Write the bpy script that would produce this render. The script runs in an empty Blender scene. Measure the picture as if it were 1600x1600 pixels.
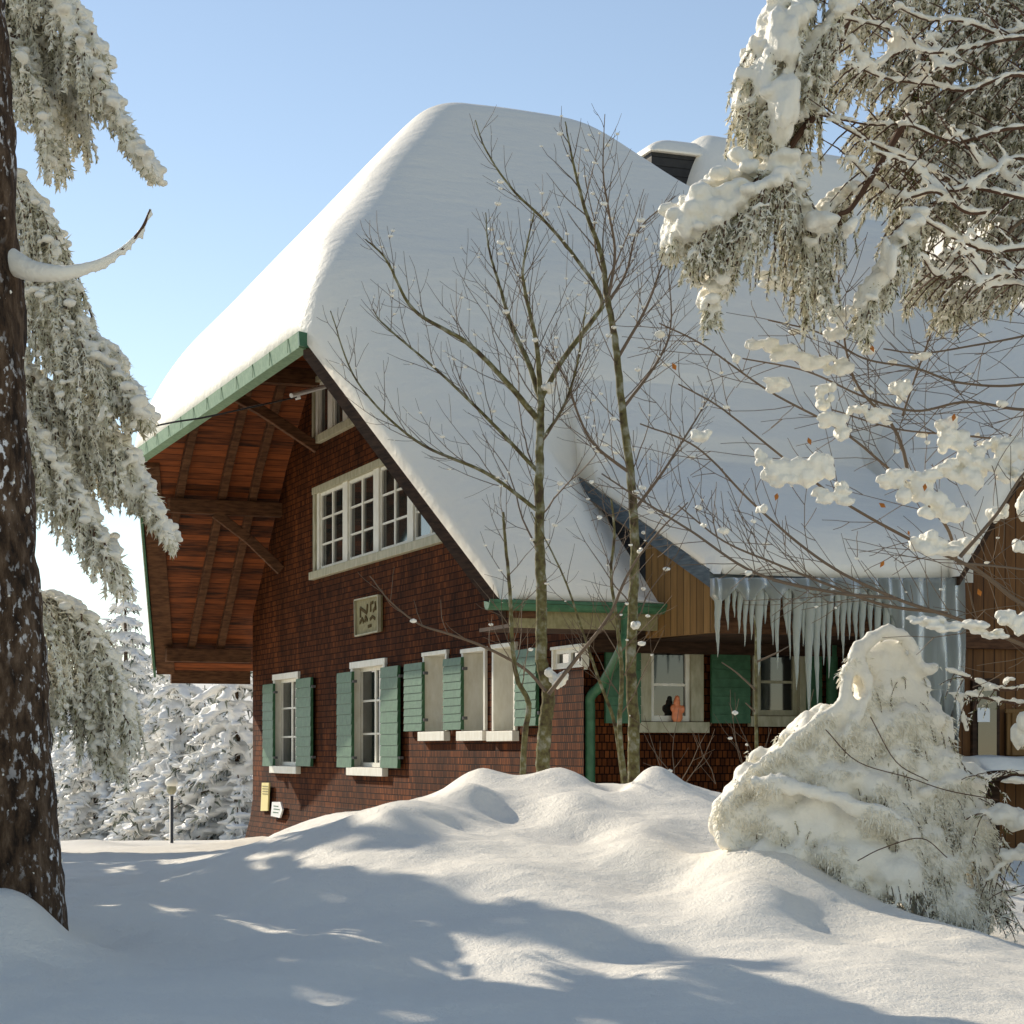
import bpy, math, random
import numpy as np
from mathutils import Vector, Matrix, noise
random.seed(7); RNG = np.random.default_rng(11)
S = bpy.context.scene
COL = S.collection

# ------------------------------------------------------------ camera, sky, sun, exposure
EYE = 1.6; F = 3200.0; HOR = 1175.0
cam = bpy.data.cameras.new('camera'); co = bpy.data.objects.new('camera', cam); COL.objects.link(co)
co.location = (0, 0, EYE); co.rotation_euler = (math.radians(90), 0, 0)
cam.sensor_width = 36; cam.lens = 72; cam.shift_y = (HOR - 800) / 1600; cam.clip_end = 5000; cam.clip_start = .1
S.camera = co
SUN_EL = 27.0; SX, SY = -0.66, 0.75            # horizontal direction towards the sun
w = bpy.data.worlds.new('World'); S.world = w; w.use_nodes = True
nt = w.node_tree
sky = nt.nodes.new('ShaderNodeTexSky'); sky.sky_type = 'NISHITA'; sky.sun_disc = False
sky.sun_elevation = math.radians(SUN_EL); sky.sun_rotation = math.atan2(SX, SY)
sky.altitude = 1000; sky.air_density = 1.0; sky.dust_density = .05; sky.ozone_density = 1.0
hs = nt.nodes.new('ShaderNodeHueSaturation'); hs.inputs['Saturation'].default_value = .90          # pale winter air
wm = nt.nodes.new('ShaderNodeMix'); wm.data_type = 'RGBA'; wm.blend_type = 'MULTIPLY'; wm.inputs['Factor'].default_value = 1; wm.inputs['B'].default_value = (1.04, 1.0, .94, 1)
nt.links.new(sky.outputs[0], hs.inputs['Color']); nt.links.new(hs.outputs[0], wm.inputs['A'])
nt.links.new(wm.outputs['Result'], nt.nodes['Background'].inputs[0]); nt.nodes['Background'].inputs[1].default_value = .13
sd = bpy.data.lights.new('sun', 'SUN'); so = bpy.data.objects.new('sun', sd); COL.objects.link(so)
sd.energy = 4.2; sd.angle = math.radians(.6); sd.color = (1, .90, .74)
h = math.hypot(SX, SY); ce = math.cos(math.radians(SUN_EL))
sdir = Vector((SX / h * ce, SY / h * ce, math.sin(math.radians(SUN_EL))))
so.rotation_euler = sdir.to_track_quat('Z', 'Y').to_euler(); so.location = (-30, 30, 40)
S.view_settings.view_transform = 'Standard'; S.view_settings.look = 'None'
S.view_settings.exposure = 0.28; S.view_settings.gamma = 1
S.cycles.max_bounces = 6; S.cycles.diffuse_bounces = 4

# ------------------------------------------------------------ helpers
def px(x, y, Y):                                # a point seen at (x, y) standing Y metres away
    return np.array([(x - 800) / F * Y, Y, EYE + (HOR - y) / F * Y])

def tag(o, label=None, cat=None, group=None, kind=None):
    if label: o['label'] = label
    if cat: o['category'] = cat
    if group: o['group'] = group
    if kind: o['kind'] = kind
    return o

def empty(name, loc=(0, 0, 0)):
    o = bpy.data.objects.new(name, None); COL.objects.link(o); o.location = loc
    o.empty_display_size = .3
    return o

class MB:
    """collects shapes into one mesh"""
    def __init__(s): s.v = []; s.f = []; s.n = 0
    def add(s, v, f):
        v = np.asarray(v, float).reshape(-1, 3)
        s.v.append(v); s.f.append((np.asarray(f, int) + s.n)) if len(set(len(q) for q in f)) == 1 else [s.f.append(np.asarray([q], int) + s.n) for q in f]
        s.n += len(v)
    def box(s, a, b):
        x0, y0, z0 = a; x1, y1, z1 = b
        s.add([(x0,y0,z0),(x1,y0,z0),(x1,y1,z0),(x0,y1,z0),(x0,y0,z1),(x1,y0,z1),(x1,y1,z1),(x0,y1,z1)],
              [(0,3,2,1),(4,5,6,7),(0,1,5,4),(1,2,6,5),(2,3,7,6),(3,0,4,7)])
    def hexa(s, bot, top):
        s.add(list(bot) + list(top), [(0,3,2,1),(4,5,6,7),(0,1,5,4),(1,2,6,5),(2,3,7,6),(3,0,4,7)])
    def beam(s, a, b, w_, h_, up=(0, 0, 1)):
        a = Vector(a); b = Vector(b); d = (b - a).normalized(); u = Vector(up)
        r = d.cross(u).normalized() * w_ / 2; u = r.cross(d).normalized() * h_ / 2
        s.hexa([a - r - u, b - r - u, b + r - u, a + r - u], [a - r + u, b - r + u, b + r + u, a + r + u])
    def tube(s, pts, rad, n=6, cap=True):
        P = np.asarray(pts, float); m = len(P)
        R = np.ones(m) * rad if np.isscalar(rad) else np.asarray(rad, float)
        T = np.gradient(P, axis=0); T /= np.linalg.norm(T, axis=1)[:, None] + 1e-9
        ref = np.array([.31, .22, .92]) if abs(T[0, 2]) < .9 else np.array([.95, .2, .1])
        A = np.cross(T, ref); A /= np.linalg.norm(A, axis=1)[:, None] + 1e-9; B = np.cross(T, A)
        th = np.arange(n) * 2 * math.pi / n
        V = P[:, None] + R[:, None, None] * (np.cos(th)[None, :, None] * A[:, None] + np.sin(th)[None, :, None] * B[:, None])
        i = np.arange(m - 1)[:, None] * n; j = np.arange(n)[None]; k = (j + 1) % n
        Fq = np.stack([i + j, i + k, i + n + k, i + n + j], -1).reshape(-1, 4)
        s.add(V.reshape(-1, 3), Fq)
        if cap and n > 3:
            s.f.append(np.arange(n)[None] + s.n - m * n); s.f.append(np.arange(n)[None] + s.n - n)
    def spikes(s, P, D, L, W, n=3):
        """many thin little cones: roots P, unit directions D, lengths L, widths W"""
        P = np.asarray(P); D = np.asarray(D); N = len(P)
        if N == 0: return
        ref = RNG.normal(size=(N, 3)); A = np.cross(D, ref); A /= np.linalg.norm(A, axis=1)[:, None] + 1e-9; B = np.cross(D, A)
        V = np.empty((N, 4, 3)); W = np.asarray(W)[:, None]; L = np.asarray(L)[:, None]
        for q in range(3):
            a = q * 2.0944; V[:, q] = P + W * (math.cos(a) * A + math.sin(a) * B) * .5 + D * L * .25 * (q == 1)
        V[:, 3] = P + D * L
        b = np.arange(N)[:, None] * 4
        Ft = np.concatenate([b + np.array([0, 1, 3]), b + np.array([1, 2, 3]), b + np.array([2, 0, 3]), b + np.array([2, 1, 0])])
        s.add(V.reshape(-1, 3), Ft)
    def mesh(s, name, smooth=False):
        me = bpy.data.meshes.new(name)
        V = np.concatenate(s.v); Fl = s.f
        me.vertices.add(len(V)); me.vertices.foreach_set('co', V.astype(np.float32).ravel())
        loops = np.concatenate([f.ravel() for f in Fl]); tot = np.concatenate([np.full(len(f), f.shape[1]) for f in Fl])
        st = np.concatenate([[0], np.cumsum(tot)[:-1]])
        me.loops.add(len(loops)); me.loops.foreach_set('vertex_index', loops.astype(np.int32))
        me.polygons.add(len(tot)); me.polygons.foreach_set('loop_start', st.astype(np.int32)); me.polygons.foreach_set('loop_total', tot.astype(np.int32))
        me.update(calc_edges=True); me.validate()
        me.polygons.foreach_set('use_smooth', np.full(len(me.polygons), bool(smooth)))
        return me
    def build(s, name, mat, parent=None, smooth=False, bevel=0):
        me = s.mesh(name, smooth)
        o = bpy.data.objects.new(name, me); COL.objects.link(o); me.materials.append(mat)
        if parent: o.parent = parent
        if bevel:
            b = o.modifiers.new('bevel', 'BEVEL'); b.width = bevel; b.segments = 2; b.limit_method = 'ANGLE'
        return o

_ico = {}
def ico(sub):
    if sub not in _ico:
        import bmesh
        bm = bmesh.new(); bmesh.ops.create_icosphere(bm, subdivisions=sub, radius=1)
        _ico[sub] = (np.array([v.co for v in bm.verts]), np.array([[v.index for v in f.verts] for f in bm.faces])); bm.free()
    return _ico[sub]

def blobs(name, C, R, mat, voxel, parent=None, sub=1, rough=.0, smooth_it=4):
    """snow: overlapping ellipsoids C (n,3) with radii R (n,3), melted into one lumpy skin"""
    C = np.asarray(C, float); R = np.asarray(R, float)
    if R.ndim == 1: R = np.repeat(R[:, None], 3, 1)
    v, f = ico(sub); N = len(C)
    V = C[:, None] + v[None] * R[:, None]
    Ff = (f[None] + (np.arange(N) * len(v))[:, None, None]).reshape(-1, 3)
    mb = MB(); mb.add(V.reshape(-1, 3), Ff)
    me = mb.mesh(name); o = bpy.data.objects.new(name, me); COL.objects.link(o)
    m = o.modifiers.new('r', 'REMESH'); m.mode = 'VOXEL'; m.voxel_size = voxel; m.use_smooth_shade = True
    if smooth_it:
        m = o.modifiers.new('s', 'SMOOTH'); m.iterations = smooth_it; m.factor = .6
    if rough:
        t = bpy.data.textures.new('lump', 'CLOUDS'); t.noise_scale = max(voxel * 5, .04); t.noise_depth = 3
        m = o.modifiers.new('d', 'DISPLACE'); m.texture = t; m.strength = rough; m.texture_coords = 'LOCAL'; m.mid_level = .5
    dg = bpy.context.evaluated_depsgraph_get(); dg.update()
    nm = bpy.data.meshes.new_from_object(o.evaluated_get(dg)); o.modifiers.clear(); o.data = nm; nm.name = name
    nm.materials.clear(); nm.materials.append(mat)
    if len(nm.polygons): nm.polygons.foreach_set('use_smooth', np.ones(len(nm.polygons), bool))
    if parent: o.parent = parent
    return o

def smin(a, b, k):
    hh = np.clip(.5 + .5 * (b - a) / k, 0, 1); return b * (1 - hh) + a * hh - k * hh * (1 - hh)
def smax(a, b, k): return -smin(-a, -b, k)
def fbm(x, y, sc, seed=0.0, oct_=3):
    out = np.zeros_like(x); 
    fl = [noise.fractal(Vector((a / sc + seed, b / sc - seed, seed)), 1.0, 2.0, oct_) for a, b in zip(x.ravel(), y.ravel())]
    return np.array(fl).reshape(x.shape)

# ------------------------------------------------------------ materials
def mat(name, col, rough=.8, spec=.3, setup=None):
    m = bpy.data.materials.new(name); m.use_nodes = True; b = m.node_tree.nodes['Principled BSDF']
    b.inputs['Base Color'].default_value = (*col, 1); b.inputs['Roughness'].default_value = rough
    b.inputs['Specular IOR Level'].default_value = spec
    if setup: setup(m.node_tree, b)
    return m
def N(nt, t, **kw):
    n = nt.nodes.new(t)
    for k, v in kw.items(): setattr(n, k, v)
    return n
def noise_node(nt, scale, detail=4, coord='Object', vscale=None, rough=.55):
    tc = N(nt, 'ShaderNodeTexCoord'); t = N(nt, 'ShaderNodeTexNoise'); t.inputs['Scale'].default_value = scale
    t.inputs['Detail'].default_value = detail; t.inputs['Roughness'].default_value = rough
    src = tc.outputs[coord]
    if vscale:
        mp = N(nt, 'ShaderNodeMapping'); mp.inputs['Scale'].default_value = vscale
        nt.links.new(src, mp.inputs[0]); src = mp.outputs[0]
    nt.links.new(src, t.inputs['Vector'])
    return t
def ramp(nt, src, stops):
    r = N(nt, 'ShaderNodeValToRGB'); e = r.color_ramp.elements
    while len(e) < len(stops): e.new(.5)
    for i, (p, c) in enumerate(stops): e[i].position = p; e[i].color = (*c, 1)
    nt.links.new(src, r.inputs[0]); return r
def bump(nt, b, src, strength, dist):
    n = N(nt, 'ShaderNodeBump'); n.inputs['Strength'].default_value = strength; n.inputs['Distance'].default_value = dist
    nt.links.new(src, n.inputs['Height']); nt.links.new(n.outputs[0], b.inputs['Normal']); return n

def snow_mat(name, fine, dist, col=(.93, .87, .76), big=None):
    def f(nt, b):
        t1 = noise_node(nt, fine, 6, rough=.65)
        src = t1.outputs[0]
        if big:
            t2 = noise_node(nt, big[0], 3, vscale=big[2] if len(big) > 2 else None)
            mx = N(nt, 'ShaderNodeMath', operation='MULTIPLY_ADD'); mx.inputs[1].default_value = big[1]
            nt.links.new(t2.outputs[0], mx.inputs[0]); nt.links.new(src, mx.inputs[2]); src = mx.outputs[0]
        bump(nt, b, src, .55, dist)
    return mat(name, col, .55, .25, f)
M = {}
M['ground_snow'] = snow_mat('ground_snow', 60, .022, big=(14.0, 1.3))
M['roof_snow'] = snow_mat('roof_snow', 9, .02, big=(1.3, 2.2, (1.0, 3.0, 3.0)))
M['branch_snow'] = snow_mat('branch_snow', 30, .02, (.92, .87, .75))
M['clump_snow'] = snow_mat('clump_snow', 26, .02, (.93, .89, .78))
M['far_snow'] = snow_mat('far_snow', 5, .05, (.86, .85, .82))
def frost_f(nt, b):
    t = noise_node(nt, 7, 3); r = ramp(nt, t.outputs[0], [(.34, (.56, .52, .37)), (.5, (.76, .72, .58)), (.66, (.90, .86, .74))])
    nt.links.new(r.outputs[0], b.inputs['Base Color'])
M['hoar'] = mat('hoar_frost', (.84, .80, .68), .7, .2)
M['frost'] = mat('frost', (.7, .7, .65), .7, .2, frost_f)
def needle_f(nt, b):
    t = noise_node(nt, 9, 3); r = ramp(nt, t.outputs[0], [(.4, (.07, .075, .02)), (.55, (.16, .16, .05)), (.65, (.30, .30, .14))])
    nt.links.new(r.outputs[0], b.inputs['Base Color'])
M['needle'] = mat('needle', (.12, .13, .05), .7, .2, needle_f)
def farneedle_f(nt, b):
    t = noise_node(nt, 2, 3); r = ramp(nt, t.outputs[0], [(.4, (.10, .12, .09)), (.6, (.28, .30, .25))])
    nt.links.new(r.outputs[0], b.inputs['Base Color'])
M['far_needle'] = mat('far_needle', (.12, .13, .05), .8, .2, farneedle_f)
def bark_f(nt, b):
    t = noise_node(nt, 14, 6, vscale=(1, 1, .35), rough=.7)
    r = ramp(nt, t.outputs[0], [(.36, (.018, .011, .007)), (.5, (.070, .042, .024)), (.68, (.17, .115, .075))])
    s2 = noise_node(nt, 26, 5, vscale=(1, 1, .6), rough=.6); r2 = ramp(nt, s2.outputs[0], [(.565, (0, 0, 0)), (.62, (1, 1, 1))])
    s3 = noise_node(nt, 2.0, 2); r3 = ramp(nt, s3.outputs[0], [(.42, (0, 0, 0)), (.6, (1, 1, 1))])
    mm = N(nt, 'ShaderNodeMath', operation='MULTIPLY'); nt.links.new(r2.outputs[0], mm.inputs[0]); nt.links.new(r3.outputs[0], mm.inputs[1])
    mx = N(nt, 'ShaderNodeMix', data_type='RGBA'); nt.links.new(mm.outputs[0], mx.inputs['Factor']); nt.links.new(r.outputs[0], mx.inputs['A'])
    mx.inputs['B'].default_value = (.8, .8, .8, 1); nt.links.new(mx.outputs['Result'], b.inputs['Base Color'])
    bump(nt, b, t.outputs[0], 1, .04)
M['bark'] = mat('spruce_bark', (.1, .05, .03), .9, .2, bark_f)
def moss_f(nt, b):
    t = noise_node(nt, 12, 5); r = ramp(nt, t.outputs[0], [(.35, (.075, .052, .030)), (.52, (.17, .15, .06)), (.7, (.34, .33, .26))])
    nt.links.new(r.outputs[0], b.inputs['Base Color']); bump(nt, b, t.outputs[0], .6, .01)
M['stem'] = mat('young_bark', (.16, .12, .06), .85, .2, moss_f)
M['twig'] = mat('twig', (.175, .125, .085), .8, .25)
M['limb'] = mat('limb', (.10, .055, .035), .85, .2)
M['leaf'] = mat('dry_leaf', (.45, .16, .03), .7, .2)

def shingle_f(ax):
    def f(nt, b):
        tc = N(nt, 'ShaderNodeTexCoord'); sp = N(nt, 'ShaderNodeSeparateXYZ'); cb = N(nt, 'ShaderNodeCombineXYZ')
        nt.links.new(tc.outputs['Object'], sp.inputs[0]); nt.links.new(sp.outputs[ax], cb.inputs[0]); nt.links.new(sp.outputs[2], cb.inputs[1])
        br = N(nt, 'ShaderNodeTexBrick'); br.offset = .5; nt.links.new(cb.outputs[0], br.inputs['Vector'])
        br.inputs['Scale'].default_value = 1; br.inputs['Brick Width'].default_value = .062; br.inputs['Row Height'].default_value = .09
        br.inputs['Mortar Size'].default_value = .007; br.inputs['Mortar Smooth'].default_value = .4
        br.inputs['Color1'].default_value = (.145, .043, .012, 1); br.inputs['Color2'].default_value = (.058, .017, .0055, 1)
        br.inputs['Mortar'].default_value = (.012, .004, .002, 1)
        t = noise_node(nt, 1.6, 6, vscale=(1, 1, .4), rough=.7); r = ramp(nt, t.outputs[0], [(.32, (.38, .36, .36)), (.5, (.95, .95, .95)), (.7, (1.9, 1.8, 1.6))])
        mx = N(nt, 'ShaderNodeMix', data_type='RGBA', blend_type='MULTIPLY'); mx.inputs['Factor'].default_value = 1
        nt.links.new(br.outputs[0], mx.inputs['A']); nt.links.new(r.outputs[0], mx.inputs['B']); nt.links.new(mx.outputs['Result'], b.inputs['Base Color'])
        md = N(nt, 'ShaderNodeMath', operation='FRACT'); dv = N(nt, 'ShaderNodeMath', operation='DIVIDE'); dv.inputs[1].default_value = .09
        nt.links.new(sp.outputs[2], dv.inputs[0]); nt.links.new(dv.outputs[0], md.inputs[0])
        ad = N(nt, 'ShaderNodeMath', operation='MULTIPLY_ADD'); ad.inputs[1].default_value = -1.0
        iv = N(nt, 'ShaderNodeMath', operation='SUBTRACT'); iv.inputs[0].default_value = 1.6
        nt.links.new(md.outputs[0], iv.inputs[1]); nt.links.new(br.outputs['Fac'], ad.inputs[0]); nt.links.new(iv.outputs[0], ad.inputs[2])
        bump(nt, b, ad.outputs[0], .9, .015)
    return f
M['shingle_g'] = mat('gable_shingles', (.1, .03, .02), .85, .08, shingle_f(1))
M['shingle_s'] = mat('side_shingles', (.1, .03, .02), .85, .08, shingle_f(0))
def plank_f(c1, c2, axis, width, stretch):
    def f(nt, b):
        tc = N(nt, 'ShaderNodeTexCoord'); sp = N(nt, 'ShaderNodeSeparateXYZ'); nt.links.new(tc.outputs['Object'], sp.inputs[0])
        dv = N(nt, 'ShaderNodeMath', operation='DIVIDE'); dv.inputs[1].default_value = width; nt.links.new(sp.outputs[axis], dv.inputs[0])
        fl = N(nt, 'ShaderNodeMath', operation='FLOOR'); fr = N(nt, 'ShaderNodeMath', operation='FRACT')
        nt.links.new(dv.outputs[0], fl.inputs[0]); nt.links.new(dv.outputs[0], fr.inputs[0])
        wn = N(nt, 'ShaderNodeTexWhiteNoise', noise_dimensions='1D'); nt.links.new(fl.outputs[0], wn.inputs['W'])
        t = noise_node(nt, 5, 5, vscale=stretch)
        av = N(nt, 'ShaderNodeMath', operation='MULTIPLY_ADD'); av.inputs[1].default_value = .45
        nt.links.new(wn.outputs[0], av.inputs[0]); nt.links.new(t.outputs[0], av.inputs[2])
        r = ramp(nt, av.outputs[0], [(.4, c1), (1, c2)])
        g = ramp(nt, fr.outputs[0], [(0, (.08, .08, .08)), (.07, (1, 1, 1)), (.93, (1, 1, 1)), (1, (.08, .08, .08))])
        mx = N(nt, 'ShaderNodeMix', data_type='RGBA', blend_type='MULTIPLY'); mx.inputs['Factor'].default_value = 1
        nt.links.new(r.outputs[0], mx.inputs['A']); nt.links.new(g.outputs[0], mx.inputs['B']); nt.links.new(mx.outputs['Result'], b.inputs['Base Color'])
        bump(nt, b, g.outputs[0], .7, .01)
    return f
M['soffit'] = mat('soffit_boards', (.3, .08, .03), .7, .25, plank_f((.024, .009, .004), (.28, .075, .019), 2, .085, (.5, 4, 4)))
M['ochre'] = mat('ochre_boards', (.4, .2, .06), .7, .25, plank_f((.18, .095, .030), (.30, .165, .055), 1, .12, (5, 5, .5)))
M['wingwood'] = mat('wing_boards', (.2, .09, .03), .75, .25, plank_f((.10, .042, .014), (.20, .090, .028), 0, .14, (5, 5, .5)))
def grain(c1, c2, sc=(1, 1, 6)):
    def f(nt, b):
        t = noise_node(nt, 5, 5, vscale=sc); r = ramp(nt, t.outputs[0], [(.35, c1), (.65, c2)])
        nt.links.new(r.outputs[0], b.inputs['Base Color']); bump(nt, b, t.outputs[0], .4, .006)
    return f
M['beam'] = mat('beam_wood', (.2, .1, .05), .8, .2, grain((.060, .026, .012), (.145, .066, .030)))
M['darkwood'] = mat('dark_wood', (.05, .03, .02), .8, .2, grain((.03, .017, .010), (.07, .038, .022)))
M['green'] = mat('green_paint', (.06, .2, .1), .5, .4, grain((.028, .100, .044), (.052, .150, .072), (2, 2, 2)))
M['greenlt'] = mat('green_gutter', (.15, .3, .16), .55, .35, grain((.10, .20, .10), (.17, .28, .15), (3, 3, 3)))
M['slate'] = mat('slate', (.09, .11, .13), .6, .4, grain((.06, .08, .095), (.13, .16, .18)))
M['darkslate'] = mat('dark_slate', (.02, .02, .022), .7, .3, plank_f((.012, .012, .014), (.035, .034, .034), 2, .14, (2, 2, 2)))
M['white'] = mat('white_paint', (.80, .77, .68), .5, .35, grain((.74, .71, .60), (.84, .82, .73), (3, 3, 1)))
M['cream'] = mat('cream_paint', (.5, .47, .34), .55, .3, grain((.33, .31, .20), (.47, .44, .31), (3, 3, 1)))
M['glass'] = mat('window_glass', (.02, .024, .022), .04, .8)
M['curtain'] = mat('pale_curtain', (.65, .65, .62), .8, .1)  # plain pale cloth, one even colour
M['stone'] = mat('foundation_stone', (.35, .31, .22), .9, .2, grain((.25, .22, .15), (.45, .40, .29), (2, 2, 2)))
M['board'] = mat('plaque_board', (.3, .26, .12), .7, .2, grain((.24, .205, .10), (.33, .29, .15), (6, 6, 3)))
M['ink'] = mat('plaque_ink', (.09, .06, .02), .8, .1)
M['yellow'] = mat('yellow_enamel', (.80, .68, .28), .5, .4)
M['enamel'] = mat('white_enamel', (.8, .8, .78), .4, .5)
M['wire'] = mat('wire', (.04, .035, .035), .6, .3)
M['metal'] = mat('grey_metal', (.12, .12, .12), .5, .4)
M['orange'] = mat('orange_glaze', (.75, .24, .10), .4, .5)
def ice_f(nt, b):
    b.inputs['Transmission Weight'].default_value = .6; b.inputs['IOR'].default_value = 1.31
    t = noise_node(nt, 9, 4, vscale=(1, 1, .25)); bump(nt, b, t.outputs[0], .7, .02)
M['ice_sheet'] = mat('sheet_ice', (.46, .48, .44), .42, .3, ice_f)
M['ice'] = mat('ice', (.78, .82, .73), .14, .5, ice_f)

# ------------------------------------------------------------ ground
CP = []                                           # (X, Y, z) heights of the snow surface
def g_px(Y, *xy):
    for x, y in xy: p = px(x, y, Y); CP.append(p)
def g_z(Y, z, xs=(-300, 300, 800, 1300, 1900)):
    for x in xs: CP.append(np.array([(x - 800) / F * Y, Y, z]))
for Xw in (-14, -7, 0, 7, 14): CP.append(np.array([Xw, 2, .05])); CP.append(np.array([Xw, 5.5, .32]))
g_px(8.3, (-900, 1590), (-100, 1590), (100, 1605), (400, 1600), (800, 1602), (1100, 1597), (1400, 1590), (1700, 1600), (2500, 1600))
g_px(10.5, (-600, 1440), (-100, 1440), (0, 1432), (40, 1432), (105, 1472), (200, 1478), (400, 1480), (600, 1478), (800, 1476), (1000, 1478), (1180, 1475), (1350, 1490), (1600, 1510), (2200, 1520))
g_px(12.6, (-300, 1400), (120, 1415), (330, 1408), (500, 1380), (640, 1365), (760, 1352), (900, 1362), (1040, 1395), (1130, 1372), (1210, 1368), (1300, 1400), (1420, 1430), (1600, 1480), (2100, 1480))
g_px(14.5, (100, 1385), (300, 1368), (420, 1325), (520, 1303), (640, 1275), (720, 1300), (800, 1292), (900, 1318), (1000, 1290), (1100, 1320), (1200, 1320), (1350, 1350), (1500, 1410), (1650, 1440), (2000, 1440))
g_px(17, (-200, 1350), (100, 1362), (270, 1358), (370, 1338), (430, 1305), (500, 1276), (600, 1262), (660, 1252), (710, 1222), (750, 1215), (800, 1222), (850, 1214), (910, 1218), (955, 1237), (1020, 1212), (1075, 1224), (1130, 1242), (1250, 1262), (1400, 1300), (1600, 1390), (1900, 1390))
g_px(19.5, (-300, 1335), (100, 1345), (270, 1345), (390, 1325), (480, 1300), (600, 1290), (800, 1262), (1000, 1262), (1200, 1285), (1400, 1320), (1600, 1350), (2000, 1350))
g_z(23, .45, (-600, 100)); g_z(23, .55, (700, 1300, 1900)); g_z(29, .2); 
for x in (-400, 60, 150, 260, 330, 395): CP.append(px(x, {-400: 1315, 60: 1318, 150: 1312, 260: 1330, 330: 1318, 395: 1308}[x], 36))
g_z(37, .1, (800, 1500)); g_z(44, -.3, (-300, 200, 800, 1500, 2000)); 
CPA = np.array(CP)
def _tps(r): return np.where(r > 0, r * r * np.log(r + 1e-9), 0)
_P = CPA[:, :2]; _n = len(_P)
_K = _tps(np.linalg.norm(_P[:, None] - _P[None], axis=2)) + np.eye(_n) * .0008
_Q = np.c_[np.ones(_n), _P]; _A = np.block([[_K, _Q], [_Q.T, np.zeros((3, 3))]])
_w = np.linalg.solve(_A, np.r_[CPA[:, 2], 0, 0, 0])
def gz(X, Y):
    X = np.asarray(X, float); Y = np.asarray(Y, float); sh = X.shape; X = X.ravel(); Y = Y.ravel()
    Xc = np.clip(X, -16, 16); Yc = np.clip(Y, 1.5, 44)
    z = np.empty(len(X))
    for i in range(0, len(X), 20000):
        q = np.c_[Xc[i:i+20000], Yc[i:i+20000]]
        z[i:i+20000] = _tps(np.linalg.norm(q[:, None] - _P[None], axis=2)) @ _w[:_n] + np.c_[np.ones(len(q)), q] @ _w[_n:]
    z = np.clip(z, -.6, 1.5)
    far = np.clip((Y - 42) / 60, 0, 1); z = z * (1 - far) - 4.2 * far
    side = np.clip((np.abs(X) - 16) / 60, 0, 1); z = z - side * 1.0
    return z.reshape(sh)
def axis(lo, hi, step, far, n):
    a = np.arange(lo, hi + 1e-6, step); g = np.geomspace(step, far, n)
    return np.unique(np.r_[lo - np.cumsum(g * 1.0)[::-1], a, hi + np.cumsum(g)])
xs = axis(-6, 6, .04, 180, 45); ys = np.r_[np.arange(1, 6, .25), np.arange(6, 20, .05), np.arange(20, 48, .3), 48 + np.cumsum(np.geomspace(.4, 260, 42))]
GX, GY = np.meshgrid(xs, ys); GZ = gz(GX, GY)
near = np.exp(-np.clip(GY - 25, 0, 1e3) / 10) * np.exp(-np.clip(np.abs(GX) - 8, 0, 1e3) / 5)
GZ += near * (.035 * fbm(GX, GY, .9, 3.1) + .012 * fbm(GX, GY, .22, 9.7))
# wind-carved lumps and hollows on the bank
for (x, y, Y, r, a) in [(1185, 1425, 11.6, .30, .17), (1290, 1480, 11.2, .30, -.06), (1010, 1345, 13.4, .30, .13), (1100, 1350, 13.6, .25, -.08), (735, 1275, 15.6, .20, .12), (800, 1275, 15.0, .28, -.07), (900, 1262, 15.4, .26, .10),
                        (760, 1218, 16.9, .24, .07), (870, 1218, 16.9, .26, .08), (955, 1237, 16.7, .16, -.13), (1022, 1215, 16.8, .20, .10), (1130, 1240, 16.5, .22, -.06), (690, 1245, 16.4, .16, -.07), (640, 1275, 14.9, .4, .08),
                        (560, 1500, 10.0, .35, .06), (680, 1540, 9.6, .3, -.05), (860, 1480, 10.8, .4, .10), (960, 1500, 10.2, .25, -.07), (470, 1400, 12.6, .35, .06), (380, 1420, 12.2, .3, -.05), (20, 1432, 10.1, .26, .14), (-30, 1432, 9.9, .3, .10), (1350, 1520, 9.8, .5, .07), (1500, 1470, 11.5, .4, .08), (1170, 1330, 13.0, .40, .15), (1300, 1400, 12.6, .40, .10), (1080, 1560, 9.3, .3, .05)]:
    p = px(x, y, Y); GZ += a * np.exp(-((GX - p[0]) ** 2 + ((GY - p[1]) * .55) ** 2) / r ** 2)
far2 = np.clip((GY - 110) / 400, 0, 1) * 55 * (0.55 + .45 * np.sin(GX / 90 + 1.0))
GZ += far2
mb = MB(); ny, nx = GX.shape
mb.add(np.stack([GX, GY, GZ], -1), (lambda i, j: np.stack([i * nx + j, i * nx + j + 1, (i + 1) * nx + j + 1, (i + 1) * nx + j], -1).reshape(-1, 4))(*np.meshgrid(np.arange(ny - 1), np.arange(nx - 1), indexing='ij')))
tag(mb.build('ground', M['ground_snow'], smooth=True), kind='structure')

# ------------------------------------------------------------ the house  (local axes: x=t along the ridge, y=s along the gable, z up)
NX, NY = .755, 23.0; TH = math.atan(1240 / F)
r_ = np.array([math.cos(TH), math.sin(TH)]); g_ = np.array([-math.sin(TH), math.cos(TH)])
house = empty('farmhouse', (NX, NY, 0)); house.rotation_euler = (0, 0, TH)
tag(house, 'large brown shingled farmhouse with green shutters under a deep snowy roof', 'house')
def on_t(x, y, t):           # where the line of sight through (x, y) meets the plane x_local = t
    a = (x - 800) / F; o = np.array([NX, NY]) + t * r_
    s = (a * o[1] - o[0]) / (g_[0] - a * g_[1]); Y = o[1] + s * g_[1]
    return (s, EYE + (HOR - y) / F * Y)
def on_s(x, y, s):
    a = (x - 800) / F; o = np.array([NX, NY]) + s * g_
    t = (a * o[1] - o[0]) / (r_[0] - a * r_[1]); Y = o[1] + t * r_[1]
    return (t, EYE + (HOR - y) / F * Y)
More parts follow.
